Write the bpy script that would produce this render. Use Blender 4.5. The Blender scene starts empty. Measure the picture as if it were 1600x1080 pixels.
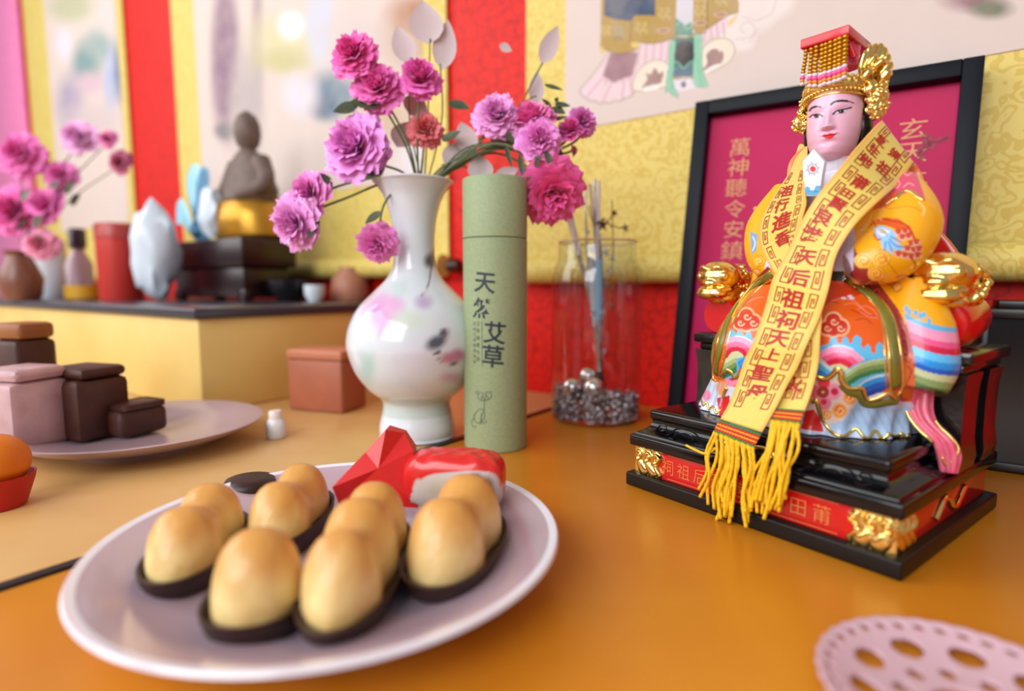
import bpy, bmesh, math, random
import numpy as np
from mathutils import Vector, Matrix
from mathutils.bvhtree import BVHTree
random.seed(7); RNG = np.random.default_rng(7)
SC = bpy.context.scene; COL = SC.collection
# ------------------------------------------------------------------ camera, world, light
FPX, CAMH, HOR = 900.0, 0.15, 447.0
PITCH = math.atan((540 - HOR) / FPX)
CO = np.array([0, 0, CAMH])
CR = np.array([1.0, 0, 0]); CU = np.array([0, math.sin(PITCH), math.cos(PITCH)]); CF = np.array([0, math.cos(PITCH), -math.sin(PITCH)])
cam_d = bpy.data.cameras.new('camera'); cam = bpy.data.objects.new('camera', cam_d); COL.objects.link(cam)
cam.location = CO; cam.rotation_euler = (math.pi / 2 - PITCH, 0, 0)
cam_d.sensor_width = 36; cam_d.lens = FPX / 1600 * 36; cam_d.clip_start = 0.01
cam_d.dof.use_dof = True; cam_d.dof.focus_distance = 0.41; cam_d.dof.aperture_fstop = 2.6
SC.camera = cam
SC.view_settings.view_transform = 'Standard'; SC.view_settings.look = 'None'; SC.view_settings.gamma = 1
SC.view_settings.use_curve_mapping = False; SC.view_settings.exposure = 0.15
wd = bpy.data.worlds.new('room_light'); SC.world = wd; wd.use_nodes = True
wd.node_tree.nodes['Background'].inputs[0].default_value = (0.82, 0.86, 0.95, 1)
wd.node_tree.nodes['Background'].inputs[1].default_value = 0.36
def area_light(name, loc, target, sx, sy, power, color):
    l = bpy.data.lights.new(name, 'AREA'); l.shape = 'RECTANGLE'; l.size = sx; l.size_y = sy; l.energy = power; l.color = color
    o = bpy.data.objects.new(name, l); COL.objects.link(o); o.location = loc
    o.rotation_euler = (Vector(target) - Vector(loc)).to_track_quat('-Z', 'Y').to_euler(); return o
area_light('window_light', (-2.1, 0.35, 1.2), (0.0, 0.5, 0.1), 2.1, 1.6, 37, (1.0, 0.98, 0.95))
area_light('front_window_light', (-1.15, -1.35, 1.25), (0.15, 0.45, 0.12), 1.6, 1.5, 44, (0.97, 0.98, 1.0))

# ------------------------------------------------------------------ projection of photograph pixels onto real planes
def ray(x, y): return CF + (x - 800) / FPX * CR - (y - 540) / FPX * CU
def onz(x, y, z=0.0):
    d = ray(x, y); return CO + d * (z - CAMH) / d[2]
def onplane(x, y, q, n):
    d = ray(x, y); return CO + d * ((np.asarray(q) - CO) @ n) / (d @ n)
def proj(P):
    v = np.asarray(P, float) - CO; z = v @ CF
    return np.stack([800 + FPX * (v @ CR) / z, 540 - FPX * (v @ CU) / z], -1)
def at_depth(x, y, Y):
    d = ray(x, y); return CO + d * Y / d[1]

# ------------------------------------------------------------------ colours and materials
def lin(*c):
    c = np.array(c, float) / 255.0
    return np.where(c <= 0.04045, c / 12.92, ((c + 0.055) / 1.055) ** 2.4)
def rgba(c): return (*[float(x) for x in lin(*c)], 1.0)
MATS = {}
def mat(name, col=(200, 200, 200), rough=0.5, metal=0.0, noise=None, bump=None, vcol=False, coat=0.0, spec=None, sheen=0, sub=0):
    """noise=(scale, other colour, amount), bump=(scale, strength, distance)"""
    if name in MATS: return MATS[name]
    m = bpy.data.materials.new(name); m.use_nodes = True; nt = m.node_tree; b = nt.nodes['Principled BSDF']
    b.inputs['Base Color'].default_value = rgba(col); b.inputs['Roughness'].default_value = rough; b.inputs['Metallic'].default_value = metal
    b.inputs['Coat Weight'].default_value = coat; b.inputs['Coat Roughness'].default_value = 0.08
    if spec is not None: b.inputs['Specular IOR Level'].default_value = spec
    if sheen: b.inputs['Sheen Weight'].default_value = sheen
    if sub: b.inputs['Subsurface Weight'].default_value = sub; b.inputs['Subsurface Radius'].default_value = (0.004, 0.002, 0.001)
    tc = None
    def coord():
        nonlocal tc
        if tc is None: tc = nt.nodes.new('ShaderNodeTexCoord')
        return tc.outputs['Object']
    if vcol:
        a = nt.nodes.new('ShaderNodeAttribute'); a.attribute_name = 'Col'; nt.links.new(a.outputs['Color'], b.inputs['Base Color'])
    if noise:
        n = nt.nodes.new('ShaderNodeTexNoise'); n.inputs['Scale'].default_value = noise[0]; n.inputs['Detail'].default_value = 5
        nt.links.new(coord(), n.inputs['Vector'])
        r = nt.nodes.new('ShaderNodeMapRange'); r.inputs[1].default_value = 0.35; r.inputs[2].default_value = 0.65; r.inputs[4].default_value = noise[2]
        nt.links.new(n.outputs['Fac'], r.inputs[0])
        x = nt.nodes.new('ShaderNodeMixRGB'); x.inputs[1].default_value = rgba(col); x.inputs[2].default_value = rgba(noise[1])
        if vcol: nt.links.new(a.outputs['Color'], x.inputs[1])
        nt.links.new(r.outputs[0], x.inputs[0]); nt.links.new(x.outputs[0], b.inputs['Base Color'])
    if bump:
        n2 = nt.nodes.new('ShaderNodeTexNoise'); n2.inputs['Scale'].default_value = bump[0]; n2.inputs['Detail'].default_value = 4
        nt.links.new(coord(), n2.inputs['Vector'])
        bp = nt.nodes.new('ShaderNodeBump'); bp.inputs['Strength'].default_value = bump[1]; bp.inputs['Distance'].default_value = bump[2]
        nt.links.new(n2.outputs['Fac'], bp.inputs['Height']); nt.links.new(bp.outputs[0], b.inputs['Normal'])
        if coat: nt.links.new(bp.outputs[0], b.inputs['Coat Normal'])
    MATS[name] = m; return m
def thin_glass(name, tint=(250, 252, 252), refl=1.0, ior=1.45, rough=.02):
    """a clear sheet: what is behind shows through, the Fresnel share is mirrored"""
    m = bpy.data.materials.new(name); m.use_nodes = True; nt = m.node_tree; nt.nodes.clear()
    o = nt.nodes.new('ShaderNodeOutputMaterial'); t = nt.nodes.new('ShaderNodeBsdfTransparent'); g = nt.nodes.new('ShaderNodeBsdfGlossy')
    t.inputs[0].default_value = rgba(tint); g.inputs['Roughness'].default_value = rough
    ge = nt.nodes.new('ShaderNodeNewGeometry'); dt = nt.nodes.new('ShaderNodeVectorMath'); dt.operation = 'DOT_PRODUCT'
    nt.links.new(ge.outputs['Incoming'], dt.inputs[0]); nt.links.new(ge.outputs['Normal'], dt.inputs[1])
    def mth(op, a, b, **k):
        q = nt.nodes.new('ShaderNodeMath'); q.operation = op
        for i, z in enumerate((a, b)):
            if z is None: continue
            if isinstance(z, (int, float)): q.inputs[i].default_value = z
            else: nt.links.new(z, q.inputs[i])
        return q.outputs[0]
    r0 = ((ior - 1) / (ior + 1)) ** 2
    sch = mth('ADD', mth('MULTIPLY', mth('POWER', mth('SUBTRACT', 1.0, mth('ABSOLUTE', dt.outputs['Value'], None)), 5.0), (1 - r0) * .6), r0)
    mu = nt.nodes.new('ShaderNodeMath'); mu.operation = 'MULTIPLY'; mu.inputs[1].default_value = refl; mu.use_clamp = True
    nt.links.new(sch, mu.inputs[0])
    x = nt.nodes.new('ShaderNodeMixShader')
    nt.links.new(mu.outputs[0], x.inputs[0]); nt.links.new(t.outputs[0], x.inputs[1]); nt.links.new(g.outputs[0], x.inputs[2])
    nt.links.new(x.outputs[0], o.inputs[0]); MATS[name] = m; return m
def brocade(name, base, dark, scale, veins=False, rough=0.45):
    m = bpy.data.materials.new(name); m.use_nodes = True; nt = m.node_tree; b = nt.nodes['Principled BSDF']; b.inputs['Roughness'].default_value = rough
    b.inputs['Specular IOR Level'].default_value = 0.2
    tc = nt.nodes.new('ShaderNodeTexCoord'); n = nt.nodes.new('ShaderNodeTexNoise'); n.inputs['Scale'].default_value = scale * 0.6; n.inputs['Detail'].default_value = 2
    nt.links.new(tc.outputs['Object'], n.inputs['Vector'])
    ad = nt.nodes.new('ShaderNodeVectorMath'); ad.operation = 'MULTIPLY_ADD'; ad.inputs[1].default_value = (0.06,) * 3 if not veins else (0.03,) * 3
    nt.links.new(n.outputs['Color'], ad.inputs[0]); nt.links.new(tc.outputs['Object'], ad.inputs[2])
    v = nt.nodes.new('ShaderNodeTexVoronoi'); v.inputs['Scale'].default_value = scale
    nt.links.new(ad.outputs[0], v.inputs['Vector'])
    r = nt.nodes.new('ShaderNodeValToRGB'); e = r.color_ramp.elements
    if veins:
        v.feature = 'DISTANCE_TO_EDGE'; e[0].position = 0.0; e[1].position = 0.09
        e[0].color = rgba(dark); e[1].color = rgba(base); nt.links.new(v.outputs['Distance'], r.inputs[0])
    else:
        r.color_ramp.interpolation = 'EASE'
        w = nt.nodes.new('ShaderNodeMath'); w.operation = 'SINE'; k = nt.nodes.new('ShaderNodeMath'); k.operation = 'MULTIPLY'; k.inputs[1].default_value = 16
        nt.links.new(v.outputs['Distance'], k.inputs[0]); nt.links.new(k.outputs[0], w.inputs[0]); nt.links.new(w.outputs[0], r.inputs[0])
        e[0].position = 0.15; e[1].position = 0.4; e[0].color = rgba(base); e[1].color = rgba(dark)
    nt.links.new(r.outputs[0], b.inputs['Base Color'])
    # fine weave
    wv = nt.nodes.new('ShaderNodeTexNoise'); wv.inputs['Scale'].default_value = 900; nt.links.new(tc.outputs['Object'], wv.inputs['Vector'])
    bp = nt.nodes.new('ShaderNodeBump'); bp.inputs['Strength'].default_value = 0.25; bp.inputs['Distance'].default_value = 0.0006
    nt.links.new(wv.outputs['Fac'], bp.inputs['Height']); nt.links.new(bp.outputs[0], b.inputs['Normal'])
    MATS[name] = m; return m

# ------------------------------------------------------------------ objects
def origin(o):
    p = np.zeros(3)
    while o is not None: p = p + np.array(o.location); o = o.parent
    return p
def thing(name, label, cat, loc, group=None):
    o = bpy.data.objects.new(name, None); COL.objects.link(o); o.location = loc; o.empty_display_size = 0.02
    o['label'] = label; o['category'] = cat
    if group: o['group'] = group
    return o
def tag(o, label, cat, group=None):
    o['label'] = label; o['category'] = cat
    if group: o['group'] = group
    return o
def copy_tree(o, parent=None):
    c = o.copy(); COL.objects.link(c); c.parent = parent
    for ch in list(o.children): copy_tree(ch, c)
    return c
def new(name, v, f, m, parent=None, smooth=True, col=None, loc=None, kind=None, midx=None):
    v = np.asarray(v, float).reshape(-1, 3)
    me = bpy.data.meshes.new(name)
    if parent is not None: off = origin(parent)
    else: off = np.array(loc if loc is not None else [(v[:, 0].min() + v[:, 0].max()) / 2, (v[:, 1].min() + v[:, 1].max()) / 2, v[:, 2].min()], float)
    if isinstance(f, np.ndarray):
        n = len(f); k = f.shape[1]; me.vertices.add(len(v)); me.vertices.foreach_set('co', (v - off).astype(np.float32).ravel())
        me.loops.add(n * k); me.loops.foreach_set('vertex_index', f.astype(np.int32).ravel()); me.polygons.add(n)
        me.polygons.foreach_set('loop_start', np.arange(0, n * k, k, dtype=np.int32)); me.update(calc_edges=True); me.validate()
    else:
        me.from_pydata((v - off).tolist(), [], f); me.update()
    for x in (m if isinstance(m, (list, tuple)) else [m]): me.materials.append(x)
    if midx is not None: me.polygons.foreach_set('material_index', np.asarray(midx, dtype=np.int32))
    if smooth: me.polygons.foreach_set('use_smooth', np.ones(len(me.polygons), dtype=bool))
    if col is not None:
        a = me.color_attributes.new('Col', 'FLOAT_COLOR', 'POINT'); c4 = np.ones((len(v), 4), np.float32); c4[:, :3] = col; a.data.foreach_set('color', c4.ravel())
    if smooth and smooth != 'all':
        me.set_sharp_from_angle(angle=math.radians(45))
    o = bpy.data.objects.new(name, me); COL.objects.link(o)
    if parent is not None: o.parent = parent
    else: o.location = off
    if kind: o['kind'] = kind
    return o
class G:
    """collects shapes and links them as one mesh"""
    def __init__(s): s.v = []; s.f = []; s.n = 0; s.m = []
    def add(s, vf, m=0):
        v, f = vf; s.v.append(np.asarray(v, float).reshape(-1, 3)); s.f += [tuple(int(i) + s.n for i in q) for q in f]; s.m += [m] * len(f); s.n += len(s.v[-1]); return s
    def verts(s): return np.concatenate(s.v)
    def build(s, name, m, parent=None, **k):
        if isinstance(m, (list, tuple)): k['midx'] = s.m
        return new(name, s.verts(), s.f, m, parent, **k)
def xf(vf, M=None, t=None, s=None):
    v, f = vf; v = np.asarray(v, float)
    if s is not None: v = v * np.asarray(s)
    if M is not None: v = v @ np.asarray(M).T
    if t is not None: v = v + np.asarray(t)
    return v, f
def rotz(a): c, s = math.cos(a), math.sin(a); return np.array([[c, -s, 0], [s, c, 0], [0, 0, 1.0]])
def rotx(a): c, s = math.cos(a), math.sin(a); return np.array([[1.0, 0, 0], [0, c, -s], [0, s, c]])
def roty(a): c, s = math.cos(a), math.sin(a); return np.array([[c, 0, s], [0, 1.0, 0], [-s, 0, c]])
def bm_out(bm):
    bm.verts.index_update(); r = (np.array([v.co[:] for v in bm.verts]), [tuple(v.index for v in q.verts) for q in bm.faces]); bm.free(); return r
def box(x0, x1, y0, y1, z0, z1, b=0.0, seg=2):
    bm = bmesh.new(); bmesh.ops.create_cube(bm, size=1)
    for v in bm.verts: v.co = ((x0 + x1) / 2 + v.co.x * (x1 - x0), (y0 + y1) / 2 + v.co.y * (y1 - y0), (z0 + z1) / 2 + v.co.z * (z1 - z0))
    if b: bmesh.ops.bevel(bm, geom=list(bm.edges), offset=b, segments=seg, profile=0.5, affect='EDGES')
    return bm_out(bm)
def ball(c, r, u=16, w=10, s=(1, 1, 1)):
    bm = bmesh.new(); bmesh.ops.create_uvsphere(bm, u_segments=u, v_segments=w, radius=1)
    v, f = bm_out(bm); return v * np.array(s) * r + np.array(c), f
def ico(c, r, sub=1, s=(1, 1, 1)):
    bm = bmesh.new(); bmesh.ops.create_icosphere(bm, subdivisions=sub, radius=1)
    v, f = bm_out(bm); return v * np.array(s) * r + np.array(c), f
def loft(rings, caps=True, closed=True):
    rings = [np.asarray(r, float) for r in rings]; n = len(rings[0]); v = np.concatenate(rings); f = []
    for i in range(len(rings) - 1):
        for j in range(n if closed else n - 1):
            a = i * n + j; b = i * n + (j + 1) % n; f.append((a, b, b + n, a + n))
    if caps: f.append(tuple(range(n - 1, -1, -1))); f.append(tuple(range((len(rings) - 1) * n, len(rings) * n)))
    return v, f
def lathe(prof, n=40, c=(0, 0, 0), caps=True):
    a = np.linspace(0, 2 * math.pi, n, endpoint=False)
    return loft([np.stack([c[0] + r * np.cos(a), c[1] + r * np.sin(a), np.full(n, c[2] + z)], 1) for r, z in prof], caps)
def smooth_path(p, k=8):
    """Catmull-Rom through the given points"""
    p = np.asarray(p, float)
    if len(p) < 3: return p[0] + np.linspace(0, 1, k + 1)[:, None] * (p[-1] - p[0])
    q = np.concatenate([[2 * p[0] - p[1]], p, [2 * p[-1] - p[-2]]]); out = []
    for i in range(1, len(q) - 2):
        t = np.linspace(0, 1, k, endpoint=False)[:, None]; a, b, c, d = q[i - 1], q[i], q[i + 1], q[i + 2]
        out.append(0.5 * (2 * b + (c - a) * t + (2 * a - 5 * b + 4 * c - d) * t ** 2 + (3 * b - a - 3 * c + d) * t ** 3))
    return np.concatenate(out + [p[-1:]])
def unit(v): return v / np.maximum(np.linalg.norm(v, axis=-1, keepdims=True), 1e-12)
def tube(path, r, n=8, flat=None, up=None, caps=True):
    """round (or flattened: flat = ratio along `up`) tube; r a number or one per point"""
    p = np.asarray(path, float); m = len(p); r = np.broadcast_to(np.asarray(r, float), (m,)) if np.ndim(r) < 2 else r
    t = unit(np.gradient(p, axis=0)); rings = []
    ref = np.array([0, 0, 1.0]) if abs(t[0][2]) < 0.9 else np.array([0, 1.0, 0])
    a = np.linspace(0, 2 * math.pi, n, endpoint=False)
    for i in range(m):
        if up is not None: ref = np.asarray(up[i] if np.ndim(up) > 1 else up, float)
        x = ref - t[i] * (ref @ t[i]); x = x / (np.linalg.norm(x) + 1e-12); y = np.cross(t[i], x); ref = x
        k = flat if flat is not None else 1.0
        rings.append(p[i] + r[i] * (np.cos(a)[:, None] * x * k + np.sin(a)[:, None] * y))
    return loft(rings, caps)
def grid_faces(nu, nv, wrap=False):
    i, j = np.meshgrid(np.arange(nu - 1), np.arange(nv if wrap else nv - 1), indexing='ij'); a = i * nv + j; b = i * nv + (j + 1) % nv
    return np.stack([a, b, b + nv, a + nv], -1).reshape(-1, 4)
def prism(poly, z0, z1, b=0.0):
    """outline in XY pushed up from z0 to z1"""
    n = len(poly); p = np.asarray(poly, float)
    v = np.concatenate([np.c_[p, np.full(n, z0)], np.c_[p, np.full(n, z1)]])
    f = [tuple(range(n - 1, -1, -1)), tuple(range(n, 2 * n))] + [(i, (i + 1) % n, n + (i + 1) % n, n + i) for i in range(n)]
    return v, f
GL = {}
def glyph(ch, bold=0.012):
    """outline of one written character: unit-size vertices and triangles"""
    if (ch, bold) in GL: return GL[ch, bold]
    c = bpy.data.curves.new('g', 'FONT'); c.body = ch; c.size = 1; c.offset = bold; c.resolution_u = 3; c.fill_mode = 'FRONT'; c.dimensions = '2D'
    o = bpy.data.objects.new('g', c); COL.objects.link(o); bpy.context.view_layer.update()
    me = bpy.data.meshes.new_from_object(o.evaluated_get(bpy.context.evaluated_depsgraph_get()))
    v = np.array([q.co[:2] for q in me.vertices]); me.calc_loop_triangles(); t = [tuple(q.vertices) for q in me.loop_triangles]
    bpy.data.objects.remove(o); bpy.data.curves.remove(c); bpy.data.meshes.remove(me)
    v = v - (v.min(0) + v.max(0)) / 2; GL[ch, bold] = (v, t); return v, t
def inside(px, poly):
    """which of the points (N,2) lie in the polygon"""
    poly = np.asarray(poly, float); x, y = px[:, 0], px[:, 1]; r = np.zeros(len(px), bool); lo, hi = poly.min(0), poly.max(0)
    w = np.where((x >= lo[0]) & (x <= hi[0]) & (y >= lo[1]) & (y <= hi[1]))[0]; x, y = x[w], y[w]; k = np.zeros(len(w), bool)
    for i in range(len(poly)):
        (x0, y0), (x1, y1) = poly[i], poly[i - 1]
        if y0 != y1: k ^= ((y0 > y) != (y1 > y)) & (x < (x1 - x0) * (y - y0) / (y1 - y0) + x0)
    r[w] = k; return r
def seg_dist(px, path):
    path = np.asarray(path, float); d = np.full(len(px), 1e9)
    for a, b in zip(path[:-1], path[1:]):
        ab = b - a; t = np.clip(((px - a) @ ab) / max(ab @ ab, 1e-12), 0, 1); d = np.minimum(d, np.linalg.norm(px - a - t[:, None] * ab, axis=1))
    return d
class Paint:
    """a painted pattern, worked out on the vertices of the surface it is painted on"""
    def __init__(s, px, base, mask=None): s.px = px; s.c = np.tile(lin(*base), (len(px), 1)); s.mask = np.ones(len(px), bool) if mask is None else mask
    def fill(s, poly, col, curve=False, within=None):
        if curve: poly = smooth_path(list(poly) + [poly[0]], 6)
        k = inside(s.px, poly) & s.mask
        if within is not None: k &= within
        s.c[k] = lin(*col); return k
    def blob(s, cx, cy, rx, ry, col, soft=0.0, rot=0.0):
        d = s.px - np.array([cx, cy]); c, q = math.cos(rot), math.sin(rot); e = np.hypot((d[:, 0] * c + d[:, 1] * q) / rx, (-d[:, 0] * q + d[:, 1] * c) / ry)
        w = np.clip((1 + soft - e) / max(2 * soft, 1e-3), 0, 1)[:, None] * s.mask[:, None]; s.c = s.c * (1 - w) + lin(*col) * w
    def stroke(s, path, w, col, curve=True, soft=0.5):
        if curve and len(path) > 2: path = smooth_path(path, 5)
        path = np.asarray(path, float); lo, hi = path.min(0) - w - 2, path.max(0) + w + 2
        k = np.where(((s.px >= lo) & (s.px <= hi)).all(1) & s.mask)[0]
        if len(k) == 0: return
        a = np.clip((w / 2 + soft - seg_dist(s.px[k], path)) / (2 * soft), 0, 1)[:, None]; s.c[k] = s.c[k] * (1 - a) + lin(*col) * a
def ribbon(path, w, closed=False):
    """flat mitred strip along a 2-D polyline"""
    p = np.asarray(path, float)
    t = unit(np.roll(p, -1, 0) - np.roll(p, 1, 0)) if closed else unit(np.gradient(p, axis=0))
    if not closed: 
        d = unit(np.diff(p, axis=0)); t = np.concatenate([d[:1], unit(d[:-1] + d[1:]), d[-1:]])
        k = np.concatenate([[1], 1 / np.maximum(np.abs((t[1:-1] * d[1:]).sum(1)), 0.5), [1]])
    else: k = np.ones(len(p))
    n = np.stack([-t[:, 1], t[:, 0]], 1) * (w / 2 * k)[:, None]; m = len(p)
    v = np.concatenate([p - n, p + n]); f = [(i, (i + 1) % m, m + (i + 1) % m, m + i) for i in range(m if closed else m - 1)]
    return v, f
def split(v, f, lim):
    v = [tuple(x) for x in v]; out = []; st = [tuple(t) for t in f]; mid = {}
    def mp(a, b):
        k = (min(a, b), max(a, b))
        if k not in mid: v.append(tuple((np.array(v[a]) + np.array(v[b])) / 2)); mid[k] = len(v) - 1
        return mid[k]
    while st:
        a, b, c = st.pop(); e = [(math.dist(v[a], v[b]), a, b, c), (math.dist(v[b], v[c]), b, c, a), (math.dist(v[c], v[a]), c, a, b)]; m = max(e)
        if m[0] < lim: out.append((a, b, c)); continue
        _, p, q, r_ = m; k = mp(p, q); st += [(p, k, r_), (k, q, r_)]
    return np.array(v), out

# ================================================================== THE SETTING
WX = np.array([0.811, -0.585, 0]); WX = WX / np.linalg.norm(WX); WN = np.array([-WX[1], WX[0], 0])      # along the wall, into the wall
FBR = np.array([.3751, .4850, 0.0]); W0 = FBR + WN * .067; ZUP = np.array([0, 0, 1.0])
def wp(s, d, z): return W0 + WX * s - WN * d + ZUP * z          # d = distance in front of the wall
def wbox(s0, s1, d0, d1, z0, z1, b=0.0, seg=2):
    v, f = box(s0, s1, -d1, -d0, z0, z1, b, seg)
    return W0 + v[:, :1] * WX + v[:, 1:2] * WN + v[:, 2:] * ZUP, f
def won(x, y, d=0.0):
    q = onplane(x, y, W0 - WN * d, WN); r = q - W0; return r @ WX, r[2]
red_br = brocade('red_brocade', (216, 26, 14), (170, 10, 8), 62, veins=True)
yel_br = brocade('yellow_brocade', (220, 198, 112), (208, 180, 88), 52)
wall = G().add(wbox(-3.4, 1.4, -0.06, 0.0, -0.75, 1.9)).build('wall_back', red_br, smooth=False); wall['kind'] = 'structure'
fl = G().add(wbox(-3.4, 1.4, -0.06, 3.2, -0.80, -0.75)).build('floor', mat('floor_tile', (150, 140, 130), 0.4, noise=(6, (130, 120, 112), 0.6)), smooth=False); fl['kind'] = 'structure'

# ---- the two tables meeting at a black edged seam
def sd(P): r = np.asarray(P) - W0; return r @ WX, -(r @ WN)
s_a, d_a = sd(onz(0, 915)); s_b, d_b = sd(onz(860, 640)); s_seam = (s_a + s_b) / 2 + 0.004
wood = mat('orange_table', (206, 132, 30), 0.32, noise=(14, (196, 118, 22), 0.6), bump=(60, 0.05, 0.0004), spec=0.5)
wood2 = mat('tan_table', (216, 174, 112), 0.3, noise=(12, (206, 158, 96), .6), bump=(60, 0.05, 0.0004), spec=0.6)
leg_m = mat('table_leg', (120, 70, 24), 0.5)
def table(name, s0, s1, d1, m, label):
    t = thing(name, label, 'table', wp((s0 + s1) / 2, d1 / 2, -0.75))
    G().add(wbox(s0, s1, 0.002, d1, -0.035, 0.0, 0.002)).build('tabletop', m, t)
    G().add(wbox(s0 + 0.04, s1 - 0.04, 0.03, d1 - 0.04, -0.11, -0.035)).build('apron', leg_m, t, smooth=False)
    for a in (s0 + 0.06, s1 - 0.06):
        for b in (0.06, d1 - 0.07): G().add(wbox(a - 0.025, a + 0.025, b - 0.025, b + 0.025, -0.75, -0.11, 0.003)).build('leg', leg_m, t)
    return t
table('altar_table', s_seam + 0.0008, s_seam + 1.35, 1.0, wood, 'orange wooden table top carrying the seated statue and the plate of cakes')
tan = table('altar_table', s_seam - 1.9, s_seam - 0.0075, 1.0, wood2, 'tan wooden table with a black edging strip along its side, carrying the white vase')
G().add(wbox(s_seam - 0.0075, s_seam + 0.0005, 0.003, 1.0, -0.03, 0.0012, 0.0006)).build('edge_strip', mat('black_strip', (22, 18, 18), 0.35), tan)

# ---- hanging scrolls on the wall
paper = (212, 194, 186)
def hanging_scroll(s0, s1, zb, zp, bl, br, label, painter, step, pz=1.25, roll=True):
    """zb bottom edge of mounting, zp bottom edge of the painting, bl / br mounting borders"""
    t = thing('hanging_scroll', label, 'scroll', wp((s0 + s1) / 2, 0, zb), 'painted scrolls hung along the back wall')
    G().add(wbox(s0, s1, 0.003, 0.0065, zb, 1.6)).build('mounting', yel_br, t, smooth=False)
    a, b = s0 + bl, s1 - br; nu, nv = int((b - a) / step), int((pz - zp) / step)
    S, Z = np.meshgrid(np.linspace(a, b, nu), np.linspace(zp, pz, nv), indexing='ij')
    P = W0 + S.reshape(-1, 1) * WX - WN * 0.0076 + Z.reshape(-1, 1) * ZUP
    pt = Paint(proj(P), paper); pt.sz = np.stack([S.ravel(), Z.ravel()], 1); painter(pt)
    pm = mat('painted_paper', vcol=True, rough=0.7, noise=(30, (205, 186, 172), 0.25))
    new('painting', P, grid_faces(nu, nv)[:, ::-1], pm, t, col=pt.c)
    G().add(wbox(a, b, 0.0066, 0.0074, zp, pz)).build('backing_paper', mat('backing_paper', (214, 200, 190), 0.8), t, smooth=False)
    if roll:
        zr = zb - 0.010; c = wp(s0 - 0.012, 0.018, zr); e = wp(s1 + 0.012, 0.018, zr)
        G().add(tube(np.linspace(c + WX * .012, e - WX * .012, 3), 0.0175, 28)).build('roller', yel_br, t)
        for q, sg in ((c, -1), (e, 1)):
            G().add(lathe([(0.0, 0), (0.010, 0), (0.0115, 0.004), (0.009, 0.009), (0.0115, 0.014), (0.008, 0.02), (0, 0.021)], 20)).add(([[0, 0, 0]], []))
            v, f = lathe([(0.001, 0), (0.010, 0), (0.0115, 0.004), (0.009, 0.009), (0.0115, 0.014), (0.008, 0.02), (0.001, 0.021)], 20)
            R = np.stack([ZUP, WN, WX * sg], 1); G().add((v @ R.T + q - WX * sg * 0.0, f)).build('roller_knob', mat('dark_knob', (60, 30, 20), 0.3), t)
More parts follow.
